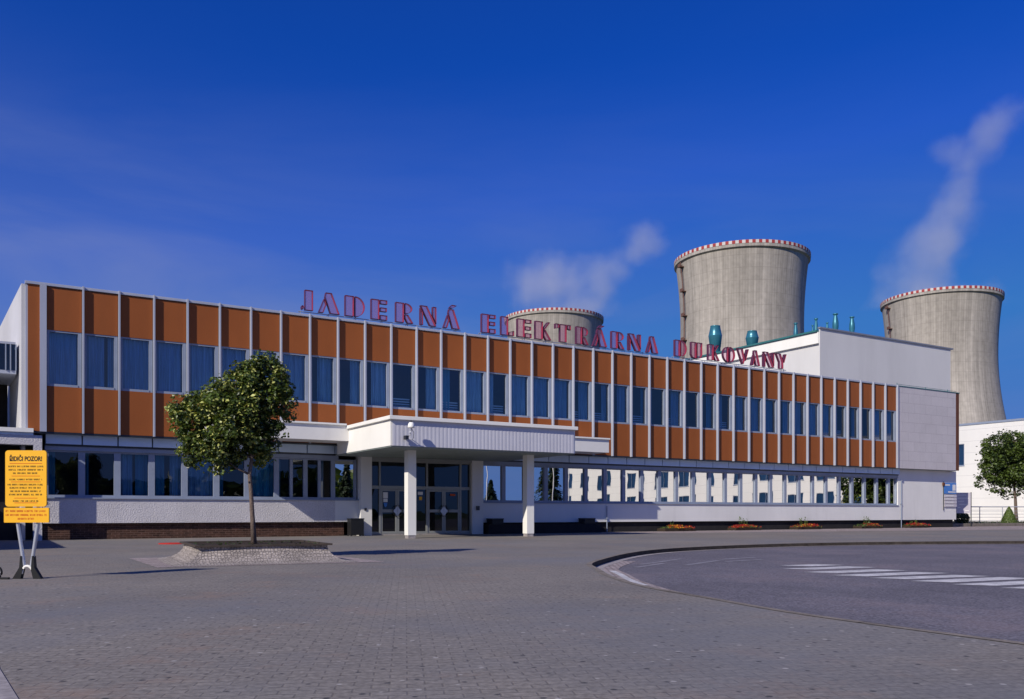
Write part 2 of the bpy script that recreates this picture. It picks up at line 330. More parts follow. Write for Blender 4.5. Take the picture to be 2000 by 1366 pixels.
def cobbles(m, sc_, dark):
    n, l, p = parts_of(m); t = n.nodes.new('ShaderNodeTexCoord'); v = n.nodes.new('ShaderNodeTexVoronoi'); v.feature = 'DISTANCE_TO_EDGE'; v.inputs['Scale'].default_value = sc_; v.inputs['Randomness'].default_value = .55
    l.new(t.outputs['Object'], v.inputs['Vector']); r = n.nodes.new('ShaderNodeMapRange'); r.inputs['From Min'].default_value = .02; r.inputs['From Max'].default_value = .13; r.inputs['To Min'].default_value = dark; r.inputs['To Max'].default_value = 1.05
    l.new(v.outputs['Distance'], r.inputs['Value']); vm = n.nodes.new('ShaderNodeVectorMath'); vm.operation = 'SCALE'; l.new(p.inputs['Base Color'].links[0].from_socket, vm.inputs[0]); l.new(r.outputs[0], vm.inputs['Scale']); l.new(vm.outputs[0], p.inputs['Base Color'])
    bp = n.nodes.new('ShaderNodeBump'); bp.inputs['Strength'].default_value = .9; bp.inputs['Distance'].default_value = .02; l.new(r.outputs[0], bp.inputs['Height']); l.new(bp.outputs[0], p.inputs['Normal']); return m
M['mound'] = cobbles(mat('light_cobble_mound', (0.38, 0.335, 0.31), 0.9, 0.3, 2.5, fine=0.2, bscale=20), 17, 0.55)
M['grass'] = mat('rough_grass_ground', (0.05, 0.07, 0.025), 1.0, 0.3, 0.5)

# ------------------------------------------------------------ ground
# ground sheet (at road level) to the horizon, plaza slab with a rounded road opening, kerb
g = MB().poly([(-2500, -2500, -0.14), (2500, -2500, -0.14), (2500, 2500, -0.14), (-2500, 2500, -0.14)]).build('ground', M['grass']); tag(g, kind='structure')
def catmull(P, k=8):
    o = []
    for i in range(len(P) - 1):
        p0 = P[max(i - 1, 0)]; p1 = P[i]; p2 = P[i + 1]; p3 = P[min(i + 2, len(P) - 1)]
        for j in range(k):
            t = j / k
            o.append(tuple(0.5 * (2 * p1[a] + (p2[a] - p0[a]) * t + (2 * p0[a] - 5 * p1[a] + 4 * p2[a] - p3[a]) * t * t + (3 * p1[a] - p0[a] - 3 * p2[a] + p3[a]) * t ** 3) for a in (0, 1)))
    o.append(P[-1]); return o
edge = catmull([(4.6, -52), (4.7, -40), (4.95, -31.3), (5.0, -30.0), (5.12, -28.9), (5.42, -27.6), (5.68, -26.4), (5.95, -25.6), (6.3, -24.8), (6.75, -23.9),
                (7.35, -22.9), (8.2, -21.5), (9.6, -20.1), (11.4, -18.55), (13.1, -17.4), (15.0, -16.6), (17.6, -16.05), (20.7, -15.9), (24.3, -16.5), (29.0, -18.3), (36, -22), (48, -30), (60, -40)], 8)
# plaza = everything around the road opening
OUT = [(60, -40), (140, -40), (140, 90), (-60, 90), (-60, -80), (4.6, -80)]
plaza_poly = edge + [(140, -40), (140, 60), (-60, 60), (-60, -90), (4.6, -90)]
def area(P): return sum(P[i][0] * P[(i + 1) % len(P)][1] - P[(i + 1) % len(P)][0] * P[i][1] for i in range(len(P)))
def fill(name, P, z, mats, zb=None):
    """flat polygon filled as triangles with outer normals up"""
    bm = bmesh.new(); vs = [bm.verts.new((x, y, z)) for x, y in P]
    es = [bm.edges.new((vs[i], vs[(i + 1) % len(vs)])) for i in range(len(vs))]
    bmesh.ops.triangle_fill(bm, edges=es, use_beauty=True)
    for f in bm.faces:
        if f.normal.z < 0: f.normal_flip()
    me = bpy.data.meshes.new(name); bm.to_mesh(me); bm.free(); me.materials.append(mats)
    o = bpy.data.objects.new(name, me); C.objects.link(o); return o
tag(fill('plaza_pavement', plaza_poly, 0.0, M['paving']), kind='structure')
rd = edge + [(140, -40.0), (140, -90), (4.6, -90)]
tag(fill('road', rd, -0.10, M['asphalt']), kind='structure')
def offset_line(P, d):
    o = []
    for i, p in enumerate(P):
        a = P[max(i - 1, 0)]; b = P[min(i + 1, len(P) - 1)]
        dx, dy = b[0] - a[0], b[1] - a[1]; q = math.hypot(dx, dy)
        o.append((p[0] + dy / q * d, p[1] - dx / q * d))
    return o
def ribbon(name, P, d0, d1, z, m, z0=None):
    A = offset_line(P, d0); B = offset_line(P, d1); mb = MB()
    for i in range(len(P) - 1):
        mb.poly([(*A[i], z), (*B[i], z), (*B[i + 1], z), (*A[i + 1], z)])
        if z0 is not None: mb.poly([(*B[i], z0), (*B[i + 1], z0), (*B[i + 1], z), (*B[i], z)], 1)
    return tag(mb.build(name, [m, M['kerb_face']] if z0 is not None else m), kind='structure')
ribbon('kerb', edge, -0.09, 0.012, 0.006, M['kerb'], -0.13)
ribbon('gutter', edge, 0.012, 0.22, -0.092, M['gutter'])
# pale painted line hugging the inside of the tight bend, and crossing stripes
bend = [p for p in edge if -25.0 < p[1] < -22.0 and p[0] < 9.3]
ribbon('road_marking', bend, 0.30, 0.42, -0.088, M['paint'])
ribbon('gutter', [p for p in edge if -26.2 < p[1] < -19.5 and p[0] < 10.5], 0.22, 0.52, -0.094, M['cobble'])
zeb = [((12.2, -22.85), (13.35, -22.95)), ((11.45, -23.6), (13.28, -23.76)), ((11.0, -24.46), (12.98, -24.66)), ((10.78, -25.25), (12.95, -25.5)),
       ((10.8, -26.0), (12.84, -26.3)), ((10.79, -26.75), (13.0, -27.0)), ((10.77, -27.47), (12.9, -27.7)), ((10.75, -28.2), (12.9, -28.45))]
mb = MB()
for (x0, y0), (x1, y1) in zeb:
    w_ = 0.25; mb.poly([(x0 + 0.25, y0 - w_, -0.095), (x1 + 0.05, y1 - w_, -0.095), (x1 - 0.2, y1 + w_, -0.095), (x0 - 0.05, y0 + w_, -0.095)])
tag(mb.build('road_marking', M['paint']), kind='structure')
M['paint_faint'] = mat('faded_paint', (0.24, 0.23, 0.26), 0.9, 0.3, 4, fine=0.25, bscale=50)
mb = MB()
for (x0, y0), (x1, y1) in [((9.9, -20.9), (12.2, -19.6)), ((10.6, -21.5), (12.4, -20.6)), ((12.7, -20.3), (14.2, -20.0)), ((12.2, -21.0), (13.6, -20.8)), ((9.2, -21.6), (10.6, -20.8))]:
    mb.poly([(x0, y0 - .09, -0.095), (x1, y1 - .09, -0.095), (x1, y1 + .09, -0.095), (x0, y0 + .09, -0.095)])
tag(mb.build('road_marking', M['paint_faint']), kind='structure')
tag(fill('cobble_strip', [(24.2, -2.6), (32, -3.9), (44, -6.0), (60, -7.5), (80, -8.5), (80, 1.4), (55.4, 1.4), (55.4, 0.3), (24.2, 0.3)], 0.005, M['cobble']), kind='structure')
tag(fill('cobble_apron', [(0.86, -18.5), (5.05, -18.85), (5.1, -14.9), (0.86, -14.75)], 0.005, M['cobble']), kind='structure')
tag(fill('side_pavement', [(-1.72, -26.5), (-1.66, -28.7), (-1.57, -30.0), (-1.4, -34), (-12, -34), (-12, -26.5)], 0.005, M['gutter']), kind='structure')

# ------------------------------------------------------------ main building
B = empty('office_building', 'long two storey office block with orange brown panels, white fins and entrance canopy', 'building')
N = 40; BAY = 1.2; L0 = 48.0
GY = 0.62           # ground floor glazing plane
# floor slabs, roof and dark inner walls
MB().box(-0.6, 54.6, 0.12, 13, 8.86, 9.06).build('roof', M['roof'], B)
mb = MB().box(-0.6, 54.6, 0.16, 13, 3.86, 4.02).box(-0.6, 54.6, 0.7, 13, -0.05, 0.02)
mb.box(-0.4, 54.4, 5.2, 5.3, 0.02, 3.86).box(-0.4, 54.4, 5.2, 5.3, 4.02, 8.86)
for x in (11.86, 17.96, 30.06): mb.box(x, x + .08, 0.8, 5.2, 0.02, 3.86)
mb.build('inner_structure', M['room'], B)
MB().box(-0.6, 54.5, 12.8, 13.0, 0, 9.05).build('rear_wall', M['smooth_white'], B)
# left flank (slightly splayed), right flank
MB().prism([(-0.74, 0.30), (-0.62, 0.30), (-1.16, 12.8), (-1.56, 12.8)][::1], 0.0, 9.10).build('side_wall', mat('grey_flank', (0.50, 0.50, 0.53), 0.9, 0.08, 0.5), B)
MB().box(-0.62, -0.55, 0.02, 0.32, 3.86, 9.08).build('corner_post', M['white_metal'], B)
MB().box(54.30, 54.5, 0.6, 12.8, 3.86, 9.05).build('side_wall', M['smooth_white'], B)
# corner trims of the upper storey
MB().box(-0.55, -0.18, 0.0, 0.12, 3.88, 9.05).build('corner_panel', M['panel'], B)
MB().box(-0.18, 0.03, -0.10, 0.12, 3.86, 9.08).build('corner_fin', M['white_metal'], B)
# parapet coping
mb = MB().box(-0.64, 48.1, -0.05, 0.3, 9.05, 9.15)
mb.build('coping', M['white_metal'], B, bevel=0.01)
# panels
def panel(x0, z0, z1):
    return MB().box(x0 + 0.045, x0 + BAY - 0.045, 0.0, 0.1, z0, z1)
for i in range(N):
    x = i * BAY
    panel(x, 7.50, 9.02).build('panel', M['panel'], B)
for i in range(N):
    x = i * BAY
    panel(x, 3.87, 5.50).build('panel', M['panel'], B)
# fins
fin0 = None
fm = MB().box(-0.030, 0.030, -0.135, 0.02, 3.84, 9.16)
for i in range(1, N + 1):
    if fin0 is None: fin0 = fm.build('fin', M['white_metal'], B); o = fin0
    else: o = fin0.copy(); C.objects.link(o)
    o.location = (i * BAY, 0, 0)
# upper windows: frame > pane, curtain
fr = MB()
z0, z1 = 5.50, 7.50
fr.box(0.045, 0.115, 0.02, 0.16, z0, z1).box(1.035, 1.155, 0.02, 0.16, z0, z1).box(0.115, 1.035, 0.02, 0.16, z1 - 0.06, z1).box(0.115, 1.035, 0.0, 0.16, z0, z0 + 0.085)
frame_me = None
def curtain_mesh(x0, x1, z0, z1, wav=0.035, n=None, sd=0):
    q = random.Random(sd); n = n or max(6, int((x1 - x0) * 40)); mb = MB(); ph = q.random() * 6; f = 26 + q.random() * 14
    pr = [(x0 + (x1 - x0) * k / n, wav * math.sin(f * (x1 - x0) * k / n + ph) + 0.4 * wav * math.sin(57 * (x1 - x0) * k / n)) for k in range(n + 1)]
    for (a, ya), (b, yb) in zip(pr, pr[1:]): mb.poly([(a, ya, z0), (b, yb, z0), (b, yb, z1), (a, ya, z1)])
    return mb
frame0 = None; pane0 = None
pm = MB().poly([(-0.46, 0, -0.93), (0.46, 0, -0.93), (0.46, 0, 0.93), (-0.46, 0, 0.93)])
full = {0, 1, 2, 3, 4, 5, 6, 7, 14, 16, 17, 18, 33}
half = {9: .6, 12: .55, 10: .35, 19: .45, 21: .5, 28: .5, 29: .45, 31: .6, 34: .5, 38: .5, 39: .6}
low = {11: 1, 13: 1, 15: 1, 19: 1, 20: 1, 24: 1, 27: 1, 39: 1, 22: 1, 35: 1}
for i in range(N):
    if frame0 is None: fo = fr.build('window', M['frame'], B); frame0 = fo
    else: fo = frame0.copy(); C.objects.link(fo)
    fo.location = (i * BAY, 0, 0)
    if pane0 is None: po = pm.build('pane', M['glass_up'], fo); pane0 = po
    else: po = pane0.copy(); C.objects.link(po); po.parent = fo
    po.location = (0.575, 0.11, 6.51); po.rotation_euler = (R(rnd.uniform(-.5, .5)), 0, R(rnd.uniform(-.6, .6)))
    if i in full:
        a = 0.12; b = 1.04
        if i == 1: curtain_mesh(0.12, 0.72, 5.56, 7.46, sd=i).build('curtain', M['curtain'], fo, loc=(0, .24, 0)); curtain_mesh(0.84, 1.04, 5.56, 7.46, sd=i).build('curtain', M['curtain'], fo, loc=(0, .24, 0))
        else: curtain_mesh(a, b, 5.56, 7.46, sd=i).build('curtain', M['curtain'], fo, loc=(0, .24, 0))
    elif i in half:
        curtain_mesh(half[i] + .05, 1.05, 5.56, 7.46, sd=i).build('curtain', M['curtain'], fo, loc=(0, .26, 0))
    else:
        w0 = 0.16 + .5 * ((i * 37) % 11) / 11
        if i % 2: curtain_mesh(0.1, 0.1 + w0, 5.56, 7.46, sd=i).build('curtain', M['curtain_teal'] if i % 4 == 1 else M['curtain'], fo, loc=(0, .3, 0))
        else: curtain_mesh(1.05 - w0, 1.05, 5.56, 7.46, sd=i).build('curtain', M['curtain_teal'] if i % 4 == 2 else M['curtain'], fo, loc=(0, .3, 0))
    if i in low:
        mb = MB()
        for k in range(4): mb.box(0.14, 1.02, 0.30, 0.32, 5.62 + k * 0.11, 5.68 + k * 0.11)
        mb.build('radiator', M['smooth_white'], fo)
# edge member under the panels
MB().box(-0.55, 48.05, 0.0, 0.14, 3.80, 3.862).build('edge_beam', M['steel'], B)
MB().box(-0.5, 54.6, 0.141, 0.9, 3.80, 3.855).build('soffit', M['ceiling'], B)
# stone clad end of the upper storey, overhanging the ground floor
MB().box(48.10, 54.34, -0.03, 0.5, 3.84, 9.08).build('stone_cladding', M['stone'], B)
MB().box(48.0, 48.10, -0.09, 0.3, 3.84, 9.12).build('corner_fin', M['white_metal'], B)
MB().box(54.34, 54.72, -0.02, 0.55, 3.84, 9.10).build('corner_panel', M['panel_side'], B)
mb = MB().box(48.1, 54.76, -0.06, 0.6, 9.08, 9.13)
mb.tube([(48.2, .1, 9.13), (48.2, .1, 9.32)], .02).tube([(51.2, .1, 9.13), (51.2, .1, 9.26)], .02).tube([(53.6, .1, 9.13), (53.6, .1, 9.28)], .02).tube([(48.2, .1, 9.24), (54.6, .1, 9.22)], .012)
mb.build('coping', M['teal_edge'], B)

# ---- ground floor
PY = 0.45
MB().box(-0.05, 10.86, PY, PY + 0.35, 0.60, 1.50).build('plaster_band', M['plaster'], B)
MB().box(18.0, 48.8, PY, PY + 0.35, 0.52, 1.44).build('plaster_band', M['smooth_white'], B)
MB().box(-0.05, 11.3, 0.60, 0.78, 0.0, 0.60).build('brick_base', M['brick'], B)
MB().box(17.9, 55.0, 0.60, 0.78, 0.0, 0.52).build('dark_base', M['black_base'], B)
MB().box(48.8, 55.14, PY, 0.9, 0.52, 3.80).build('end_wall', M['smooth_white'], B)
MB().box(54.9, 55.14, 0.9, 12.8, 0.0, 3.80).build('side_wall', M['smooth_white'], B)
MB().box(-0.05, 10.86, PY - 0.06, PY + 0.2, 1.50, 1.545).build('sill', M['frame'], B)
MB().box(18.0, 48.8, PY - 0.06, PY + 0.2, 1.44, 1.485).build('sill', M['frame'], B)
# transom strip of pale panels with dark joints
for (a, b) in ((0, 11), (18, 48)):
    mb = MB(); x = a
    while x < b - 0.01:
        e = min(x + BAY, b if b != 48 else 48.8); mb.box(x + 0.025, e - 0.025, 0.30, 0.40, 3.47, 3.80); x += BAY
    if b == 48: mb.box(48.035, 48.765, 0.30, 0.40, 3.47, 3.80)
    mb.build('transom_panels', M['strip'], B)
    MB().box(a, b + (.8 if b == 48 else 0), 0.402, 0.66, 3.402, 3.80).build('transom_backing', M['steel'], B)
    MB().box(a, b + (.8 if b == 48 else 0), 0.44, 0.66, 3.25, 3.40).build('window_head', M['frame'], B)
def gwindow(x0, x1, z0, z1, gm, splits=1, cur=None, sd=0, wide=0.115):
    mb = MB(); t = 0.06; y0, y1 = 0.53, 0.66
    mb.box(x0, x0 + wide, y0, y1, z0, z1).box(x1 - wide, x1, y0, y1, z0, z1).box(x0 + wide, x1 - wide, y0, y1, z1 - t, z1).box(x0 + wide, x1 - wide, y0, y1, z0, z0 + 0.09)
    wdt = (x1 - x0 - 2 * wide) / splits
    for k in range(1, splits): mb.box(x0 + wide + k * wdt - 0.06, x0 + wide + k * wdt + 0.06, y0 - 0.01, y1, z0 + .09, z1 - t)
    fo = mb.build('window', M['frame'], B)
    for k in range(splits):
        a = x0 + wide + k * wdt + (0.06 if k else 0); b = x0 + wide + (k + 1) * wdt - (0.06 if k < splits - 1 else 0)
        cx = (a + b) / 2; cz = (z0 + .09 + z1 - t) / 2; hw = (b - a) / 2; hh = (z1 - t - z0 - .09) / 2
        po = MB().poly([(-hw, 0, -hh), (hw, 0, -hh), (hw, 0, hh), (-hw, 0, hh)]).build('pane', gm, fo, loc=(cx, 0.615, cz))
        q = 0.30 if gm is M['glass_mirror'] else 0.3
        po.rotation_euler = (R(rnd.uniform(-.2, .2)), 0, R(rnd.uniform(-q, q)))
    if cur:
        for (a, b, m) in cur: curtain_mesh(a, b, z0 + .05, z1 - .02, sd=sd).build('curtain', m, fo, loc=(0, .80, 0))
    return fo
cu, ct = M['curtain'], M['curtain_teal']
gcur = {0: [(0.1, .35, ct)], 1: [(1.3, 1.45, ct)], 2: [(2.5, 2.95, cu), (3.05, 3.55, ct)], 3: [(3.7, 4.1, ct), (4.3, 4.75, cu)], 4: [(4.9, 5.95, cu)], 5: [(6.1, 6.3, ct)], 6: [(7.3, 8.35, ct)]}
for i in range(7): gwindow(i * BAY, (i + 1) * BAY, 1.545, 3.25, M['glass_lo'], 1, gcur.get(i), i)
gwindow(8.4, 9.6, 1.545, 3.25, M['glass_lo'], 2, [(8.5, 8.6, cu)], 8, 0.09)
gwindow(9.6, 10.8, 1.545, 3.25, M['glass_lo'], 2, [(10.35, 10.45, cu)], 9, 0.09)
gwindow(10.8, 11.84, 1.545, 3.25, M['glass_mirror'], 1, None, 10, 0.09)
MB().box(10.86, 11.9, PY, PY + .35, 0.60, 1.50).build('plaster_band', M['smooth_white'], B)
MB().box(10.86, 11.9, PY - 0.06, PY + 0.08, 1.50, 1.545).build('sill', M['frame'], B)
x = 18.0; k = 0
while x < 48.7:
    e = min(x + BAY, 48.8)
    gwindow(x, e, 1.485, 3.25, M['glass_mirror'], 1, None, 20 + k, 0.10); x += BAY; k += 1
# ---- entrance
EY = 0.36
MB().box(11.9, 12.4, 0.16, 0.8, 0.0, 3.42).build('pilaster', M['smooth_white'], B)
MB().box(17.3, 17.88, 0.16, 0.8, 0.0, 3.42).build('pilaster', M['smooth_white'], B)
MB().box(12.4, 17.3, 0.2, 0.8, 3.26, 3.42).build('lintel', M['door_metal'], B)
mb = MB(); T0 = 0.06
for a, b in ((12.4, 12.45), (12.79, 12.87), (14.44, 14.52), (15.05, 15.13), (16.74, 16.82), (17.25, 17.3)): mb.box(a, b, EY - .05, EY + .08, T0, 3.26)
for a, b in ((12.45, 12.79), (12.87, 14.44), (14.52, 15.05), (15.13, 16.74), (16.82, 17.25)):
    mb.box(a, b, EY - .045, EY + .08, 2.02, 2.16).box(a, b, EY - .045, EY + .08, T0 - .06, T0)
    mb.box(a, b, EY - .045, EY + .08, 3.20, 3.26)
for a, b in ((12.45, 12.79), (14.52, 15.05), (16.82, 17.25)): mb.box(a, b, EY - .04, EY + .07, T0, .16)
mb.build('entrance_frame', M['door_metal'], B)
mb = MB()
for a, b in ((12.45, 12.79), (12.87, 14.44), (14.52, 15.05), (15.13, 16.74), (16.82, 17.25)): mb.poly([(a, EY + .02, 2.16), (b, EY + .02, 2.16), (b, EY + .02, 3.2), (a, EY + .02, 3.2)])
for a, b in ((12.45, 12.79), (14.52, 15.05), (16.82, 17.25)): mb.poly([(a, EY + .02, .16), (b, EY + .02, .16), (b, EY + .02, 2.02), (a, EY + .02, 2.02)])
mb.build('entrance_glazing', M['glass_door'], B)
MB().box(12.4, 17.3, EY - .12, EY + .6, 0.0, 0.0 + .055).build('threshold', M['gutter'], B)
for (x0, x1, side) in ((12.875, 13.65, 1), (13.66, 14.435, -1), (15.135, 15.93, 1), (15.94, 16.735, -1)):
    y = EY - .03; mb = MB()
    mb.box(x0, x0 + .085, y, y + .06, .07, 2.01).box(x1 - .085, x1, y, y + .06, .07, 2.01)
    mb.box(x0 + .085, x1 - .085, y, y + .06, .07, .17).box(x0 + .085, x1 - .085, y, y + .06, 1.93, 2.01).box(x0 + .085, x1 - .085, y, y + .06, 1.0, 1.13)
    d = mb.build('door', M['door_metal'], B)
    MB().poly([(x0 + .085, y + .03, .17), (x1 - .085, y + .03, .17), (x1 - .085, y + .03, 1.93), (x0 + .085, y + .03, 1.93)]).build('door_glass', M['glass_door'], d)
    hx = x1 - .0 if side > 0 else x0
    pts = []
    MB().poly([(hx, y - .012, .85), (hx - side * .19, y - .012, 1.06), (hx, y - .012, 1.27)][::side]).poly([(hx, y - .004, .85), (hx - side * .19, y - .004, 1.06), (hx, y - .004, 1.27)][::-side]).build('push_plate', M['silver'], d)
    arc = [(hx - side * (.02 + .20 * math.sin(t)), y - .05, 1.06 + .24 * math.cos(t)) for t in [R(5 + 17 * q) for q in range(11)]]
    MB().tube(arc, .016, 8).build('handle', M['black_plastic'], d, smooth=True)
# notices on the glass
nt = MB().box(12.98, 13.2, EY - .045, EY - .04, 1.62, 1.88).box(12.99, 13.19, EY - .045, EY - .04, 1.45, 1.6).build('notice', M['smooth_white'], B)
nt = MB().poly([(13.0, EY - .046, 1.42), (13.03, EY - .046, 1.28), (13.09, EY - .046, 1.22), (13.15, EY - .046, 1.28), (13.18, EY - .046, 1.42)]).build('notice', M['blue_panel'], B)
MB().box(14.66, 14.9, EY - .0, EY + .01, 1.78, 1.92).build('notice', M['smooth_white'], B)
MB().box(14.72, 14.86, EY - .0, EY + .01, 1.55, 1.70).build('notice', M['yellow'], B)
MB().box(16.25, 16.5, EY - .045, EY - .04, 1.75, 1.84).build('notice', M['red_ink'], B)
MB().box(12.05, 12.15, 0.12, 0.16, 1.08, 1.18).build('bell_box', M['steel'], B)
MB().box(17.5, 17.66, 0.10, 0.16, 1.10, 1.30).build('intercom', M['steel'], B)
# ---- canopy and side slab
CX0, CX1, CYF = 10.74, 18.88, -5.80
cn = MB().box(CX0, CX1 , CYF + .03, -0.138, 3.42, 4.36).build('canopy', M['canopy_white'], B)
n = 150; mb = MB(); pts = []
xx = CX0 + .06; st = (CX1 - CX0 - .12) / n
for k in range(n + 1):
    pts.append((xx + st * k, CYF + (0.0 if k % 3 else 0.006)))
for (a, ya), (b, yb) in zip(pts, pts[1:]): mb.poly([(a, ya, 3.42), (b, yb, 3.42), (b, yb, 4.36), (a, ya, 4.36)])
M['ribbed'] = mat('ribbed_white_metal', (0.60, 0.60, 0.66), 0.55, 0.08, 0.8, spec=0.4)
mb.build('ribbed_fascia', M['ribbed'], cn)
MB().box(CX0 - .10, CX1 + .06, CYF - .12, -0.14, 4.362, 4.50).build('coping', M['canopy_white'], cn, bevel=.012)
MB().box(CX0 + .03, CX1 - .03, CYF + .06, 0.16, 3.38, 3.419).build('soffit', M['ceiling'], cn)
for cx in (12.0, 17.36):
    col = MB().box(cx, cx + .34, -4.5, -4.16, 0.12, 3.379).build('column', M['canopy_white'], B)
    MB().box(cx + .02, cx + .32, -4.48, -4.18, 0.0, 0.12).build('column_foot', M['gutter'], col)
SF = -1.50
for xa, xb, e in ((5.28, CX0 - .002, -.11), (CX1 + .002, 23.88, .03)):
    sl = MB().box(xa, xb, SF, -0.138, 3.88, 4.50).build('canopy_wing', M['smooth_white'], B)
    MB().box(xa - (.06 if e < 0 else -.07), xb + e, SF - .08, -0.14, 4.502, 4.57).build('coping', M['canopy_white'], sl)

# ---- lamp and bracket on the canopy front
lp = empty('flood_lamp', 'small white lamp on a curled bracket fixed to the ribbed canopy front', 'lamp', (11.36, CYF, 4.0))
MB().lathe([(0.0, .26), (.07, .25), (.11, .19), (.125, .10), (.12, .05), (0.0, .04)], 16, (0, -.40, 0)).build('lamp_shade', M['canopy_white'], lp, smooth=True)
MB().lathe([(0.0, .05), (.035, .05), (.035, 0), (.0, 0)], 10, (0, -.40, .25)).build('lamp_cap', M['black_plastic'], lp)
MB().tube([(0, -.40, .05), (.03, -.36, -.05), (-.03, -.30, -.1), (.05, -.26, -.16), (0, -.18, -.24), (0.0, 0.0, -.27)], .016, 6).tube([(.0, -.40, .05), (.14, -.32, -.1), (.2, -.15, -.3), (.2, 0, -.32)], .014, 6).build('bracket', M['silver'], lp)
MB().box(-.17, -.05, -.30, -.10, -.36, -.22).box(-.1, -.02, -.12, 0, -.32, -.26).build('camera_head', M['steel'], lp)
# ---- downpipes
for (px, z1) in ((25.2, 1.32), (49.06, 3.1)):
    o = MB().tube([(px, PY - .06, 0.02), (px, PY - .06, z1)], .026, 10).box(px - .06, px + .06, PY - .1, PY, z1 * .5, z1 * .5 + .03).build('downpipe', M['frame'], B)

# ------------------------------------------------------------ roof lettering
def arcpts(cx, cy, rx, ry, a0, a1, n=10): return [(cx + rx * math.cos(R(a0 + (a1 - a0) * k / n)), cy + ry * math.sin(R(a0 + (a1 - a0) * k / n))) for k in range(n + 1)]
rect = lambda a, b, c, d: [(a, c), (b, c), (b, d), (a, d)]
A_ = [[(0, 0), (.20, 0), (.40, .52), (.33, .78)], [(.28, 1), (.58, 1), (1.0, 0), (.56, 0), (.36, .60)][::1]]
STEM = rect(0, .44, 0, 1)
G = {
 'J': [rect(.30, .95, .03, 1), arcpts(.10, .14, .10, .10, 0, 360, 10)[:-1]],
 'A': [[(0, 0), (.22, 0), (.37, .42), (.27, .70)], [(.34, 1), (.62, 1), (1.0, 0), (.56, 0), (.30, .78)]],
 'D': [STEM, [(.50, 0)] + arcpts(.52, .5, .48, .5, -85, 85, 10) + [(.50, 1)]],
 'E': [rect(0, .50, 0, 1), rect(.56, 1, .80, 1), rect(.56, .97, .42, .62), rect(.56, 1, 0, .24)],
 'R': [rect(0, .46, 0, 1), [(.52, .46)] + arcpts(.54, .73, .40, .27, -85, 85, 8) + [(.52, 1)], [(.52, .42), (.70, .42), (1.0, 0), (.66, 0), (.52, .25)]],
 'N': [[(0, 1), (.42, 1), (1.0, 0), (.60, 0)], [(0, 0), (.16, 0), (.16, .62), (0, .88)], [(.78, .50), (1.0, .12), (1.0, 1), (.78, 1)]],
 'L': [rect(0, .54, 0, 1), [(.60, 0), (1, 0), (1, .28), (.60, .18)]],
 'K': [rect(0, .46, 0, 1), [(.52, .50), (.60, .58), (.92, 1), (.76, 1), (.52, .68)], [(.52, .46), (.62, .56), (1.0, 0), (.66, 0), (.52, .22)]],
 'T': [rect(.30, .72, 0, 1), [(0, .72), (.24, .78), (.24, 1), (0, 1)], [(.78, .78), (1, .72), (1, 1), (.78, 1)]],
 'U': [[(0, .22), (.10, .05), (.26, 0), (.44, 0), (.44, 1), (0, 1)], [(.52, 0), (.80, .05), (.96, .22), (.96, 1), (.52, 1)]],
 'O': [arcpts(.46, .5, .46, .5, 95, 265, 12), arcpts(.54, .5, .46, .5, -85, 85, 12)],
 'V': [[(0, 1), (.46, 1), (.66, .30), (.52, 0), (.44, 0)], [(.84, 1), (1, 1), (.72, .22), (.66, .45)]],
 'Y': [[(0, 1), (.44, 1), (.68, .46), (.68, 0), (.32, 0), (.32, .44)], [(.82, 1), (1, 1), (.78, .42), (.72, .60)]],
 'Á': None}
G['Á'] = G['A'] + [[(.34, 1.06), (.56, 1.06), (.82, 1.22), (.52, 1.24)]]
m = M['letter_face'] = bpy.data.materials.new('tinted_letter_face'); m.use_nodes = True; n_ = m.node_tree; n_.nodes.clear()
o_ = n_.nodes.new('ShaderNodeOutputMaterial'); t_ = n_.nodes.new('ShaderNodeBsdfTransparent'); t_.inputs[0].default_value = (.95, .72, .80, 1); d_ = n_.nodes.new('ShaderNodeBsdfPrincipled')
d_.inputs['Base Color'].default_value = (.44, .19, .33, 1); d_.inputs['Roughness'].default_value = .35; x_ = n_.nodes.new('ShaderNodeMixShader'); x_.inputs[0].default_value = .34
n_.links.new(t_.outputs[0], x_.inputs[1]); n_.links.new(d_.outputs[0], x_.inputs[2]); n_.links.new(x_.outputs[0], o_.inputs[0])
def letter(ch, X0, X1, root, z0=9.32, H=0.86, dep=0.16):
    W = X1 - X0; sd_ = MB(); fc = MB()
    for P in G[ch]:
        if area(P) < 0: P = P[::-1]
        Q = [(a * W, b * H) for a, b in P]; k = len(Q); t = 0.015
        cx = sum(q[0] for q in Q) / k; cz = sum(q[1] for q in Q) / k
        In = offset_poly(Q, -t)
        for i in range(k):
            j = (i + 1) % k; a, b = Q[i], Q[j]; c_, d_ = In[i], In[j]
            sd_.poly([(a[0], 0, a[1]), (b[0], 0, b[1]), (b[0], dep, b[1]), (a[0], dep, a[1])][::1], 1)     # outer wall
            sd_.poly([(c_[0], 0, c_[1]), (d_[0], 0, d_[1]), (d_[0], dep, d_[1]), (c_[0], dep, c_[1])][::-1], 0)  # inner wall
            sd_.poly([(a[0], 0, a[1]), (b[0], 0, b[1]), (d_[0], 0, d_[1]), (c_[0], 0, c_[1])], 1)
            sd_.poly([(a[0], dep, a[1]), (b[0], dep, b[1]), (d_[0], dep, d_[1]), (c_[0], dep, c_[1])][::-1], 1)
        fc.poly([(x, .015, z) for x, z in In])
    o = sd_.build('letter', [M['letter_side'], M['letter_rim']], root, loc=(X0 - root.location.x, -0.02, z0 - root.location.z))
    fc.build('letter_face', M['letter_face'], o)
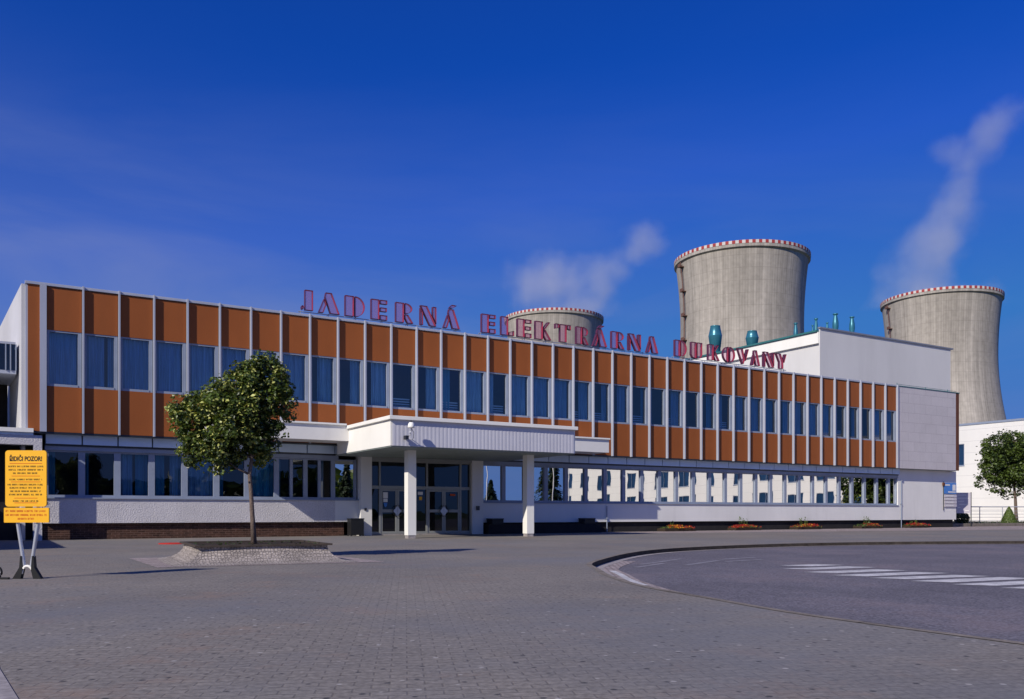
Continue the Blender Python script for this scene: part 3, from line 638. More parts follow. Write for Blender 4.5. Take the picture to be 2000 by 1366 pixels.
def offset_poly(P, d):
    o = []; k = len(P)
    for i in range(k):
        a, b, c_ = P[i - 1], P[i], P[(i + 1) % k]
        e1 = Vector((b[0] - a[0], b[1] - a[1])); e2 = Vector((c_[0] - b[0], c_[1] - b[1]))
        if e1.length < 1e-6 or e2.length < 1e-6: o.append(b); continue
        n1 = Vector((e1.y, -e1.x)).normalized(); n2 = Vector((e2.y, -e2.x)).normalized()
        m = n1 + n2
        m = m.normalized() if m.length > 1e-3 else n1
        s = 1 / max(.45, m.dot(n1)); o.append((b[0] + m.x * d * s, b[1] + m.y * d * s))
    return o
# X of a picture column on the facade plane (used once to read the letter positions off the photograph)
def fx(px):
    p = (px - 1000) / 1700; S_, C_ = math.sin(YAW), math.cos(YAW); t = 35.045 / (C_ - p * S_); return CAM.x + t * (S_ + p * C_)
WORDS = [('JADERNÁ', [(590, 614), (624, 665), (676, 714), (727, 758), (775, 809), (823, 854), (868, 900)], 'first red rooftop word JADERNÁ, over the tree side of the entrance canopy'),
         ('ELEKTRÁRNA', [(943, 970), (981, 1006), (1013, 1040), (1048, 1079), (1087, 1117), (1128, 1152), (1160, 1188), (1197, 1222), (1230, 1254), (1265, 1288)], 'middle red rooftop word ELEKTRÁRNA, in front of the low middle cooling tower'),
         ('DUKOVANY', [(1321, 1343.6), (1352.7, 1374.8), (1386, 1408), (1415, 1438), (1443, 1465), (1470, 1487), (1494, 1514.6), (1518.5, 1538.6)], 'last red rooftop word DUKOVANY, in front of the white hall with teal vents')]
for wd, ps, lab in WORDS:
    a, b = fx(ps[0][0]), fx(ps[-1][1])
    r_ = empty('roof_sign', lab, 'sign', ((a + b) / 2, 0.1, 9.15), 0, 'rooftop words of red stencil letters')
    for ch, (p0, p1) in zip(wd, ps): letter(ch, fx(p0), fx(p1), r_)
    mb = MB(); h0 = a - r_.location.x; h1 = b - r_.location.x
    mb.tube([(h0 - .1, .12, .13), (h1 + .1, .12, .13)], .02, 6)
    x = h0
    while x < h1: mb.tube([(x, .12, 0.0), (x, .12, .17)], .018, 6); mb.tube([(x, .12, .17), (x, .8, 0)], .012, 5); x += 1.2
    mb.build('support_rail', M['frame'], r_)

# ------------------------------------------------------------ link bridge and low annex on the left
Lk = empty('link_bridge', 'narrow glazed link bridge high on the flank at the left edge', 'bridge', (-8, 3, 0))
MB().box(-20, 7.10, -2.0, 1.6, 7.04, 7.12).box(-20, 7.12, -1.95, 1.6, 5.98, 6.10).build('deck', M['white_metal'], Lk)
mb = MB()
for x in (7.12, 6.95, 6.80, 6.4, 6.0, 5.2, 4.4, 3.6, 2.8): mb.box(x - .03, x + .01, -2.0, -1.9, 6.10, 7.04)
mb.build('window_frame', M['frame'], Lk)
MB().poly([(-20, -1.93, 6.1), (7.1, -1.93, 6.1), (7.1, -1.93, 7.04), (-20, -1.93, 7.04)]).build('pane', M['glass_lo'], Lk)
MB().box(-20, 7.0, 1.4, 1.5, 6.1, 7.04).build('rear_panel', M['strip'], Lk)
MB().box(-20, 6.9, 1.3, 1.6, 0, 5.98).build('bridge_shade_wall', M['black_base'], Lk)  # wall added under the bridge, coloured black for the shade there
An = empty('annex', 'low annex with rough plaster fascia and white coping behind the yellow sign', 'building', (-6, 0, 0))
MB().box(-10, 0.8, -10.0, 1.2, 3.6, 3.68).build('roof', M['roof'], An)
MB().box(-10, 0.8, -10.0, -0.4, 0, 3.6).build('wall', M['plaster'], An)
MB().box(0.81, 5.61, -0.42, 1.2, 3.79, 3.93).build('coping', M['canopy_white'], An)
MB().box(0.81, 5.61, -0.30, 1.2, 3.70, 3.788).build('shadow_gap', M['strip'], An)
MB().box(0.81, 5.88, -0.30, 0.1, 3.36, 3.70).box(5.61, 5.88, -0.30, .1, 0, 3.36).build('fascia', M['plaster'], An)
MB().box(0.81, 5.6, 0.9, 1.1, 0, 3.36).build('rear_wall', M['black_base'], An)
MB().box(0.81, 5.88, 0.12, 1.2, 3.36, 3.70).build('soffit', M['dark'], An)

# ------------------------------------------------------------ white hall behind, with vents
M['hall_white'] = stains(mat('rendered_white_wall', (0.66, 0.655, 0.65), 0.9, 0.07, 0.25, stretch=(1, 1, .4)), 0.35, .52, .8, .35, (0.45, 0.44, 0.44), (1, 1, .12))
H = empty('white_hall', 'taller plain white hall with teal roof edge behind the office roof', 'building', (55.36, 12.05, 0))
MB().box(.14, 17.5, .1, 38, 0, 15.47).build('wall', M['hall_white'], H)
MB().box(0.0, 17.5, 0.0, .099, 0, 15.75).build('front_wall', M['hall_white'], H)
MB().box(-.09, .139, .10, 38, 14.60, 15.49).build('fascia', M['canopy_white'], H)
MB().box(-.23, 17.6, .16, 38.2, 15.51, 15.65).build('roof', M['teal_edge'], H)
MB().box(-.08, 17.8, -.10, .15, 15.752, 15.88).build('roof_edge', mat('shaded_roof_edge', (0.2, 0.22, 0.28), .6), H)  # roof edge with its shaded grey-blue painted in
MB().tube([(-.02, 5.9, 14.55), (-.02, 5.9, 9)], .03, 6).build('downpipe', M['frame'], H)
def vent(big, X, Y, z0, h, r, roof=15.65):
    prof = [(r * .78, roof - z0), (r * .78, 0), (r * .82, .02), (r, h * .52), (r * 1.02, h * .55), (r * .98, h * .58), (r * .72, h * .98), (r * .76, h), (r * .66, h), (r * .64, h * .9)] if big else \
           [(r * .7, roof - z0), (r * .7, 0), (r, h * .3), (r * .95, h * .55), (r * .55, h * .88), (r * .55, h * .93), (r * .85, h * .95), (r * .85, h), (0, h)]
    return MB().lathe(prof, 24, (X - 55.36, Y - 12.05, z0)).build('vent', M['teal'], H, smooth=True)
for big, X, Y, h, r in ((1, 56.27, 24.72, 2.69, 0.62), (1, 57.83, 21.63, 1.83, 0.58), (0, 64.17, 22.14, 3.38, 0.22), (0, 67.33, 22.38, 4.23, 0.21), (0, 65.55, 21.31, 3.19, 0.12), (0, 62.81, 16.51, 3.0, 0.27), (0, 62.17, 16.88, 2.21, 0.14), (0, 64.07, 15.75, 2.72, 0.25)):
    vent(big, X, Y, 15.69 + (h * .45 if not big else h * .25), h * (.55 if not big else .75), r)
MB().lathe([(.55, -.1), (.55, .46), (.46, .65), (0, .74)], 20, (58.54 - 55.36, 16.88 - 12.05, 15.67)).build('vent', M['teal'], H, smooth=True)

# ------------------------------------------------------------ cooling towers
def tower(name, label, X, Y, Ht, Rt, ladder_deg, nrim=68):
    T = empty(name, label, 'cooling tower', (X, Y, 0), 0, 'concrete cooling towers')
    r0 = Rt * .92; zt = .73 * Ht; prof = []
    for k in range(0, 49):
        z = 8 + (Ht - 3.2 - 8) * k / 48; c_ = (.634 if z > zt else .56) * Ht
        prof.append((r0 * math.sqrt(1 + ((z - zt) / c_) ** 2), z))
    R_ = prof[-1][0]
    prof += [(R_ + .9, Ht - 2.6), (R_ + .9, Ht - 1.0), (R_ - .5, Ht - 1.0), (R_ - 1.2, Ht - 6), (R_ - 3, Ht - 25)]
    MB().lathe(prof, 128).build('shell', M['tower'], T, smooth=False)
    mb = MB(); rr = R_ + 1.0; n = nrim * 2
    for k in range(n):
        a, b = 2 * math.pi * k / n, 2 * math.pi * (k + 1) / n; P = lambda t, r, z: (r * math.cos(t), r * math.sin(t), z)
        mi = k % 2
        mb.poly([P(a, rr, Ht - 1.35), P(b, rr, Ht - 1.35), P(b, rr, Ht), P(a, rr, Ht)], mi).poly([P(a, rr, Ht), P(b, rr, Ht), P(b, rr - .35, Ht), P(a, rr - .35, Ht)], mi).poly([P(b, rr - .35, Ht - 1.35), P(a, rr - .35, Ht - 1.35), P(a, rr - .35, Ht), P(b, rr - .35, Ht)], mi)
        mb.poly([P(b, rr, Ht - 1.35), P(a, rr, Ht - 1.35), P(a, rr - .35, Ht - 1.35), P(b, rr - .35, Ht - 1.35)], mi)
    mb.build('striped_rim', [M['rim_red'], M['rim_white']], T)
    mb = MB()
    for k in range(40):
        for s_ in (-1, 1):
            a = 2 * math.pi * k / 40; b = a + s_ * math.pi / 40
            mb.tube([((prof[0][0] + 2) * math.cos(a), (prof[0][0] + 2) * math.sin(a), 0), (prof[0][0] * math.cos(b), prof[0][0] * math.sin(b), 8.2)], .5, 6)
    mb.build('support_columns', M['tower'], T)
    mb = MB(); a = R(ladder_deg); ca, sa = math.cos(a), math.sin(a); pr = prof[:49]
    for d in (-.35, .35): mb.tube([((r + .9) * ca - d * sa, (r + .9) * sa + d * ca, z) for r, z in pr[::4]], .13, 5)
    for j, (r, z) in enumerate(pr):
        if j % 5 == 2: 
            n_ = len(mb.v); mb.box(-.2, 1.9, -1.3, 1.3, z, z + .25).box(-.2, 1.9, -1.3, -1.2, z + .25, z + 1.5).box(1.8, 1.9, -1.3, 1.3, z + .25, z + 1.4)
            for q in range(n_, len(mb.v)): x, y, zz = mb.v[q]; x += r; mb.v[q] = (x * ca - y * sa, x * sa + y * ca, zz)
    mb.build('ladder', mat('rusty_ladder', (0.16, 0.085, 0.07), .8), T)
tower('cooling_tower', 'tall concrete cooling tower with striped rim, left of the white hall and nearest', 288.6, 247.85, 114.9, 29.2, -197)
tower('cooling_tower', 'concrete cooling tower behind the right end of the office, widening at its foot', 438.7, 248.7, 115.9, 29.6, -206)
tower('cooling_tower', 'low looking cooling tower mostly hidden behind the middle rooftop lettering', 291.9, 404.5, 118.5, 29.5, 60)

# ------------------------------------------------------------ steam
def plume(name, label, cx, cy, base_px, Z, blobs, dens, seed):
    k = Z / 1700; z0 = .98 + (1002 - base_px[1]) * k
    xs = [(b[0] - base_px[0]) * k for b in blobs]; zs = [-(b[1] - base_px[1]) * k for b in blobs]
    rx = [b[2] * k for b in blobs]; rz = [b[3] * k for b in blobs]
    x0 = min(a - 1.6 * b for a, b in zip(xs, rx)); x1 = max(a + 1.6 * b for a, b in zip(xs, rx))
    za = max(min(a - 1.6 * b for a, b in zip(zs, rz)), -6 / 1); zb = max(a + 1.6 * b for a, b in zip(zs, rz)); D = 32
    m = bpy.data.materials.new('steam'); m.use_nodes = True; n = m.node_tree; n.nodes.clear(); l = n.links
    o = n.nodes.new('ShaderNodeOutputMaterial'); p = n.nodes.new('ShaderNodeVolumePrincipled'); l.new(p.outputs[0], o.inputs['Volume'])
    p.inputs['Color'].default_value = (0.99, 0.97, 0.97, 1); p.inputs['Anisotropy'].default_value = 0.0
    t = n.nodes.new('ShaderNodeTexCoord')
    nz = n.nodes.new('ShaderNodeTexNoise'); nz.inputs['Scale'].default_value = 0.045; nz.inputs['Detail'].default_value = 5; nz.inputs['Roughness'].default_value = 0.55
    off = n.nodes.new('ShaderNodeVectorMath'); off.operation = 'ADD'; off.inputs[1].default_value = (seed * 31.7, seed * 7.1, seed * 3.3); l.new(t.outputs['Object'], off.inputs[0]); l.new(off.outputs[0], nz.inputs['Vector'])
    acc = None
    for a, b, c_, d in zip(xs, zs, rx, rz):
        mp = n.nodes.new('ShaderNodeVectorMath'); mp.operation = 'MULTIPLY_ADD'
        mp.inputs[1].default_value = (1 / c_, 1 / (0.5 * (c_ + d)), 1 / d); mp.inputs[2].default_value = (-a / c_, 0, -b / d)
        l.new(t.outputs['Object'], mp.inputs[0])
        ln = n.nodes.new('ShaderNodeVectorMath'); ln.operation = 'LENGTH'; l.new(mp.outputs[0], ln.inputs[0])
        if acc is None: acc = ln.outputs['Value']
        else:
            mi = n.nodes.new('ShaderNodeMath'); mi.operation = 'SMOOTH_MIN'; mi.inputs[2].default_value = 0.5; l.new(acc, mi.inputs[0]); l.new(ln.outputs['Value'], mi.inputs[1]); acc = mi.outputs[0]
    nn = n.nodes.new('ShaderNodeMath'); nn.operation = 'MULTIPLY_ADD'; nn.inputs[1].default_value = 2.4; nn.inputs[2].default_value = -1.2; l.new(nz.outputs['Fac'], nn.inputs[0])
    sm = n.nodes.new('ShaderNodeMath'); sm.operation = 'ADD'; l.new(acc, sm.inputs[0]); l.new(nn.outputs[0], sm.inputs[1])
    mr = n.nodes.new('ShaderNodeMapRange'); mr.interpolation_type = 'SMOOTHSTEP'; mr.inputs['From Min'].default_value = 1.25; mr.inputs['From Max'].default_value = 0.25
    mr.inputs['To Min'].default_value = 0; mr.inputs['To Max'].default_value = dens; l.new(sm.outputs[0], mr.inputs['Value']); l.new(mr.outputs[0], p.inputs['Density'])
    o = MB().box(x0, x1, -D, D, za, zb).build(name, m, loc=(cx, cy, z0)); o.rotation_euler = (0, 0, -YAW)
    return tag(o, label, 'steam', None, 'stuff')
plume('steam_plume', 'loose puff of grey steam drifting right above the low middle cooling tower', 291.9, 404.5, (1081.5, 603), 528,
      [(1050, 560, 62, 52), (1110, 562, 70, 50), (1170, 560, 56, 46), (1208, 530, 36, 36), (1232, 498, 36, 34), (1264, 470, 48, 42), (1120, 600, 80, 30)], 0.021, 1)
plume('steam_plume', 'tall thin column of grey steam leaning right above the right cooling tower', 438.7, 248.7, (1837, 575), 470,
      [(1822, 582, 110, 34), (1795, 560, 70, 45), (1808, 525, 66, 58), (1836, 468, 58, 60), (1866, 410, 44, 56), (1884, 360, 40, 48), (1892, 320, 46, 42), (1868, 296, 44, 30), (1925, 268, 42, 42), (1955, 225, 38, 36)], 0.020, 2)

# ------------------------------------------------------------ white panel building to the right
W = empty('panel_building', 'long white panel clad building beyond the right end of the office', 'building', (97.7, 0, 0))
M['cladding'] = joints(mat('white_panel_cladding', (0.80, 0.79, 0.76), 0.8, 0.06, .4, stretch=(1, 1, .3)), 200, 1.35, 0.018, (0.72, 0.72, 0.74), axes='YZ', strength=0.3)
WIN = []
for k in range(14): WIN.append((-106.5 + k * 5.45, 5.7, 8.3))
for k in range(0, 14, 1): WIN.append((-106.5 + k * 5.45, 1.9, 4.0))
for k in range(5): WIN.append((-40 + k * 5.45, 6.6, 9.2))
wy = [(-108.9, 45)]
MB().box(0.16, 16, -108.9, 45, 0, 11.5).build('wall', M['cladding'], W)
# outer skin with window openings
cuts = sorted([(y, y + 2.5, a, b) for y, a, b in WIN] + [(26.0, 28.0, 6.6, 9.2), (32, 34, 6.6, 9.2)])
mb = MB(); ys = sorted({c_[0] for c_ in cuts} | {c_[1] for c_ in cuts} | {-108.9, 45})
for a, b in zip(ys, ys[1:]):
    hs = sorted([(c_[2], c_[3]) for c_ in cuts if c_[0] <= a + 1e-6 and c_[1] >= b - 1e-6]); z = 0
    for lo, hi in hs: mb.box(0, .159, a, b, z, lo); z = hi
    mb.box(0, .159, a, b, z, 11.36)
mb.build('outer_skin', M['cladding'], W)
MB().box(-.08, 16.1, -109, 45.1, 11.502, 11.6).box(-.08, -.001, -109, 45.1, 11.36, 11.5).build('roof_edge', M['frame'], W)
M['dark_pane'] = mat('dark_blue_pane', (0.015, 0.05, 0.12), 0.12, 0.3, .6, spec=0.8)
for y, y2, a, b in cuts:
    h = b - a; ww = y2 - y
    f = MB().box(.03, .10, 0, ww, 0, .08).box(.03, .10, 0, ww, h - .08, h).box(.03, .10, 0, .08, .08, h - .08).box(.03, .10, ww - .08, ww, .08, h - .08).box(.03, .10, ww / 2 - .03, ww / 2 + .03, .08, h - .08).build('window', M['frame'], W, loc=(0, y, a))
    MB().poly([(.12, 0, 0), (.12, 0, h), (.12, ww, h), (.12, ww, 0)]).build('pane', M['dark_pane'], f)
    MB().box(-.06, .001, -.05, ww + .05, -.06, -.001).build('sill', M['frame'], f)

# ------------------------------------------------------------ trees
def leaf_quad(mb, c, size, nrm, up, mi):
    u = up - nrm * up.dot(nrm)
    if u.length < 1e-3: u = nrm.orthogonal()
    u.normalize(); v = nrm.cross(u); s = size * .5
    a = c - u * s; b = c + v * s * .72 + nrm * s * .18; d = c + u * s; e = c - v * s * .72 + nrm * s * .18
    n = len(mb.v); mb.v += [tuple(a), tuple(b), tuple(d), tuple(e)]
    mb.f += [(n, n + 1, n + 2), (n, n + 2, n + 3)]; mb.m += [mi, mi]
def rv(q):
    while True:
        v = Vector((q.uniform(-1, 1), q.uniform(-1, 1), q.uniform(-1, 1)))
        if 0.01 < v.length < 1: return v
def broadleaf(name, label, loc, trunk, ells, nclump, nleaf, size, cr, seed, mats, pale=.1, group=None, rot=0.0, lean=None, tr=0.09, parent_cat='tree'):
    """ells: (x, y, z, rx, ry, rz) crown lobes in the tree's own space; trunk: list of points"""
    q = random.Random(seed); T = empty(name, label, parent_cat, loc, rot, group)
    tops = []; mb = MB(); n = len(trunk)
    mb.tube(trunk, [tr * (1.25 if k == 0 else 1 - .45 * k / (n - 1)) for k in range(n)], 10)
    vol = [e[3] * e[4] * e[5] for e in ells]; tot = sum(vol); cl = []
    tries = 0
    while len(cl) < nclump and tries < nclump * 60:
        tries += 1; r_ = q.random() * tot; k = 0
        while r_ > vol[k] and k < len(vol) - 1: r_ -= vol[k]; k += 1
        e = ells[k]; d = rv(q).normalized(); rad = q.random() ** .42
        p = Vector((e[0] + d.x * e[3] * rad, e[1] + d.y * e[4] * rad, e[2] + d.z * e[5] * rad))
        if min([(p - c_).length for c_ in cl] or [9]) < cr * .62: continue
        cl.append(p)
    # limbs: from the trunk to lobes, then to the clumps
    base = [Vector(t) for t in trunk[len(trunk) // 2:]]
    hubs = []
    for e in ells:
        c_ = Vector(e[:3]); s_ = min(base, key=lambda b: (b - c_).length + (2 if b.z > c_.z else 0)); md = s_.lerp(c_, .5) + Vector((q.uniform(-.1, .1), q.uniform(-.1, .1), -.08 * (c_ - s_).length))
        mb.tube([s_, md, c_], [tr * .52, tr * .34, tr * .18], 7); hubs += [c_, md]
    for c_ in cl[::2]:
        h = min(hubs, key=lambda b: (b - c_).length); md = h.lerp(c_, .55) + rv(q) * .06
        mb.tube([h, md, c_], [tr * .16, tr * .1, tr * .04], 4, cap=False)
    mb.build('trunk', M['bark'], T, smooth=True)
    lb = MB()
    for c_ in cl:
        rr = cr * q.uniform(.65, 1.25); k_ = int(nleaf * q.uniform(.6, 1.3)); dk = q.random() < .4; pl = pale * q.choice((.3, 1, 1.8))
        for _ in range(k_):
            v = rv(q); v = v.normalized() * (v.length ** .6); p = c_ + Vector((v.x * rr, v.y * rr, v.z * rr * .8))
            nr = (v + Vector((0, 0, .9)) + rv(q) * 1.1).normalized()
            mi = 2 if q.random() < pl else (1 if (dk or q.random() < .25) else 0)
            leaf_quad(lb, p, size * q.uniform(.6, 1.35), nr, rv(q), mi)
    # stray leaves that break up the outline
    for _ in range(int(nclump * 3)):
        e = q.choice(ells); d = rv(q).normalized(); k_ = q.uniform(.95, 1.16)
        p = Vector((e[0] + d.x * e[3] * k_, e[1] + d.y * e[4] * k_, e[2] + d.z * e[5] * k_)); leaf_quad(lb, p, size, rv(q).normalized(), rv(q), 2 if q.random() < pale else 0)
    lb.build('crown', mats, T)
    return T
LM = [M['leaf'], M['leaf_dark'], M['leaf_pale']]
# main tree stands in the mound at (3.0, -16.75); local x runs along the picture (object turned by -YAW)
mpx = 18.11 / 1700
def pl(px, py, d=0.0): return ((px - 493) * mpx, d, (1061 - py) * mpx)
ell = []
for px, py, rx, rz, d in [(518, 712, 26, 28, .0), (515, 748, 44, 58, .0), (545, 785, 30, 62, .1), (462, 770, 52, 52, -.15), (420, 800, 58, 50, .15), (375, 815, 40, 50, -.1), (345, 803, 22, 34, .0), (400, 868, 52, 48, .05), (440, 893, 34, 32, -.2), (480, 850, 55, 58, .1), (505, 868, 30, 40, .25), (365, 868, 26, 36, .2), (455, 820, 55, 50, -.45), (470, 825, 55, 55, .5)]:
    c_ = pl(px, py, d); ell.append((*c_, rx * mpx, min(rx, 46) * mpx * 1.0, rz * mpx))
broadleaf('lime_tree', 'small round headed lime tree with pale seed bracts growing from the cobbled mound', (3.0, -16.75, .33),
          [pl(494, 1062), pl(491, 1010), pl(488, 960), pl(485, 925), pl(490, 890), pl(497, 840), pl(505, 790)], ell, 350, 92, .078, .160, 5, LM, .16, 'round headed street trees', -YAW, tr=.050)
# right hand tree before the panel building
k2 = 69 / 1700
def p2(px, py, d=0.0): return ((px - 1985) * k2, d, (1026 - py) * k2)
ell = []
for px, py, rx, rz, d in [(1960, 875, 36, 32, 0), (1945, 888, 30, 30, .3), (1972, 862, 26, 20, 0), (1995, 880, 38, 34, .3), (1940, 905, 26, 32, -.3), (1925, 935, 20, 20, 0), (1965, 935, 42, 34, 0), (2005, 935, 45, 36, -.4), (1985, 905, 45, 38, .5), (2035, 905, 30, 38, 0), (2045, 945, 26, 22, .2)]:
    c_ = p2(px, py, d); ell.append((*c_, rx * k2, min(rx, 36) * k2, rz * k2))
broadleaf('lime_tree', 'dark green round headed tree in front of the white panel building at the right edge', (68.1, 3.52, 0),
          [p2(1985, 1026), p2(1984, 1000), p2(1983, 975), p2(1980, 945), p2(1982, 905)], ell, 300, 80, .19, .40, 8, [M['leaf_dark'], M['leaf'], M['leaf']], .2, 'round headed street trees', -YAW, tr=.14)

def conifer(loc, h, r, label, seed):
    q = random.Random(seed); T = empty('conifer', label, 'tree', loc, 0, 'conifers across the square')
    MB().tube([(0, 0, 0), (0, 0, h * .97)], [h * .018, .02], 8).build('trunk', M['bark'], T)
    lb = MB(); lv = int(h * 4.5)
    for k in range(lv):
        z = h * (.08 + .9 * k / lv); rr = r * (1 - k / lv) ** .8 * q.uniform(.75, 1.12); nb = 9
        for b in range(nb):
            a = q.uniform(0, 6.28)
            for j in range(14):
                t = (j + q.random()) / 14; p = Vector((math.cos(a) * rr * t, math.sin(a) * rr * t, z - rr * t * .35)) + rv(q) * .16
                leaf_quad(lb, p, .34, (Vector((math.cos(a), math.sin(a), 1.2)) + rv(q) * .7).normalized(), Vector((math.cos(a), math.sin(a), -.3)), 0 if q.random() < .7 else 1)
    lb.build('crown', [M['conifer'], M['leaf_dark']], T); return T
conifer((33.3, -58.8, 0), 6.6, 1.6, 'narrow dark conifer mirrored in the window just left of the entrance', 21)
conifer((52.9, -58.8, 0), 5.2, 1.4, 'short dark conifer mirrored in the first window right of the entrance', 22)
conifer((61.2, -58.8, 0), 8.6, 2.2, 'tallest dark conifer mirrored beside the white panel building', 23)
for i, (x, y, h) in enumerate([(76.5, -22.0, 8.2), (80.0, -20.5, 8.8), (84, -18.0, 8.4)]):
    broadleaf('street_tree', ['dark tree mirrored beside the white panel building in the right windows', 'tallest dark tree mirrored in the right windows', 'dark tree mirrored in the last window on the right'][i], (x, y, 0),
              [(0, 0, 0), (0, 0, 1), (.1, 0, 2), (0, .1, 3.5)], [(0, 0, h * .55, 3.0, 2.9, h * .42), (.8, .9, h * .32, 2.3, 2.3, h * .28), (-.7, -.9, h * .36, 2.3, 2.3, h * .3)], 110, 60, .34, .6, 40 + i, LM, .05, 'trees across the square', 0, tr=.15)
# flagpoles across the square
M['flag_white'] = mat('white_cloth', (.75, .73, .72), .9); M['flag_red'] = mat('red_cloth', (.5, .03, .03), .9); M['flag_blue'] = mat('blue_cloth', (.03, .06, .35), .9)
FL = ['white flagpole furthest left of the four mirrored in the office windows', 'white flagpole carrying a limp white, red and blue flag', 'white flagpole just right of the canopy column mirrored in glass', 'white flagpole in front of the tallest mirrored conifer']
for i, x in enumerate((51.3, 55.5, 60.0, 62.6)):
    T = empty('flagpole', FL[i], 'flagpole', (x, -57.0 if i < 3 else -55.5, 0), 0, 'flagpoles across the square')
    MB().tube([(0, 0, 0), (0, 0, 2.2), (0, 0, 9)], [.09, .085, .04], 10).build('pole', M['canopy_white'], T, smooth=True)
    MB().lathe([(0, .12), (.07, .06), (0, 0)], 10, (0, 0, 9)).build('finial', M['silver'], T)
    if i == 1:
        mb = MB()
        for a in range(10):
            for b in range(12):
                f_ = lambda u, v: (.06 + u * .10 + .05 * math.sin(u * 1.9 + v * .8), .08 * math.sin(u * 1.3 + v * .5), 6.9 - v * .34 - u * .06)
                mi = 2 if b < 3 and a < 4 else (0 if a < 5 else 1)
                mb.poly([f_(a, b), f_(a + 1, b), f_(a + 1, b + 1), f_(a, b + 1)], mi)
        mb.build('flag', [M['flag_white'], M['flag_red'], M['flag_blue']], T)

# ------------------------------------------------------------ cobbled mound round the tree
mb = MB(); cxm, cym = 3.0, -16.75
prof = [(1.78, .008), (1.62, .025), (1.50, .055), (1.41, .10), (1.345, .155), (1.30, .215), (1.275, .275), (1.27, .33)]
def sq(r, z, n=8):
    o = []
    for (sx, sy), (ex, ey) in (((-1, -1), (1, -1)), ((1, -1), (1, 1)), ((1, 1), (-1, 1)), ((-1, 1), (-1, -1))):
        for k in range(n):
            x, y = r * (sx + (ex - sx) * k / n), r * (sy + (ey - sy) * k / n); cut = 1 - .045 * max(0, (abs(x) + abs(y)) / r - 1.25); o.append((x * cut, y * cut, z))
    return o
rings = [sq(r, z) for r, z in prof]
q = random.Random(3)
for a, b in zip(rings, rings[1:]):
    for i in range(len(a)): j = (i + 1) % len(a); mb.poly([a[i], a[j], b[j], b[i]])
mo = mb.build('tree_mound', M['mound'], None, loc=(cxm, cym, 0), smooth=True); mo.rotation_euler = (0, 0, R(-4))
tag(mo, 'low flared mound of pale cobbles around the foot of the left tree', 'planter')
mb = MB(); r = 1.28
for a, b, c_, d in ((-r - .03, r + .03, -r - .03, -r + .06), (-r - .03, r + .03, r - .06, r + .03), (-r - .03, -r + .06, -r + .061, r - .061), (r - .06, r + .03, -r + .061, r - .061)): mb.box(a, b, c_, d, .331, .365)
mb.build('timber_rim', mat('weathered_timber', (.07, .055, .045), .9, .3, 5), mo)
MB().poly([(-r + .05, -r + .05, .335), (r - .05, -r + .05, .335), (r - .05, r - .05, .335), (-r + .05, r - .05, .335)]).build('soil', M['soil'], mo)
mb = MB()
for k in range(110):
    p = Vector((q.uniform(-1.2, 1.2), q.uniform(-1.2, 1.2), .34 + q.uniform(0, .03))); leaf_quad(mb, p, .055, (Vector((0, 0, 1)) + rv(q)).normalized(), rv(q), 0)
o = mb.build('ground_cover', M['leaf_dark'], mo); o['kind'] = 'stuff'

# ------------------------------------------------------------ yellow warning sign
S = empty('warning_sign', 'yellow notice board to drivers on white splayed legs with black feet', 'sign', (-1.24, -20.28, 0), -YAW)
def rbox(x0, x1, z0, z1, y0, y1, r, n=5):
    pts = []
    for cx, cz, a0 in ((x1 - r, z0 + r, -90), (x1 - r, z1 - r, 0), (x0 + r, z1 - r, 90), (x0 + r, z0 + r, 180)): pts += [(cx + r * math.cos(R(a0 + 90 * k / n)), cz + r * math.sin(R(a0 + 90 * k / n))) for k in range(n + 1)]
    mb = MB(); k = len(pts)
    mb.poly([(x, y0, z) for x, z in pts]); mb.poly([(x, y1, z) for x, z in reversed(pts)])
    for i in range(k): a, b = pts[i], pts[(i + 1) % k]; mb.poly([(a[0], y1, a[1]), (b[0], y1, b[1]), (b[0], y0, b[1]), (a[0], y0, a[1])])
    return mb
bd = rbox(-.305, .305, 1.072, 1.905, -.02, .005, .045).build('board', M['yellow'], S)
b2 = rbox(-.325, .340, .836, 1.056, -.02, .005, .012).build('lower_board', M['yellow'], S)
MB().box(-.31, .31, .006, .03, 1.10, 1.14).box(-.31, .31, .006, .03, 1.82, 1.86).box(-.32, .32, .006, .03, .93, .96).build('rail', M['silver'], S)
def text_mesh(txt, width, x, z, h, m, parent, name='lettering', y=-.022):
    cu_ = bpy.data.curves.new('t', 'FONT'); cu_.body = txt; cu_.align_x = 'CENTER'; cu_.size = 1; cu_.offset = .035
    to = bpy.data.objects.new('t', cu_); C.objects.link(to)
    dg = bpy.context.evaluated_depsgraph_get(); me = bpy.data.meshes.new_from_object(to.evaluated_get(dg)); bpy.data.objects.remove(to)
    me.materials.clear(); me.materials.append(m)
    xs = [v.co.x for v in me.vertices]; ys = [v.co.y for v in me.vertices]; sx = width / (max(xs) - min(xs)); sy = h / (max(ys) - min(ys)); mx = (max(xs) + min(xs)) / 2; my = min(ys)
    for v in me.vertices: v.co = Vector(((v.co.x - mx) * sx + x, y, (v.co.y - my) * sy + z))
    o = bpy.data.objects.new(name, me); C.objects.link(o); o.parent = parent; return o
text_mesh('ŘIDIČI POZOR!', .48, 0, 1.745, .095, M['ink'], bd)
q = random.Random(9)
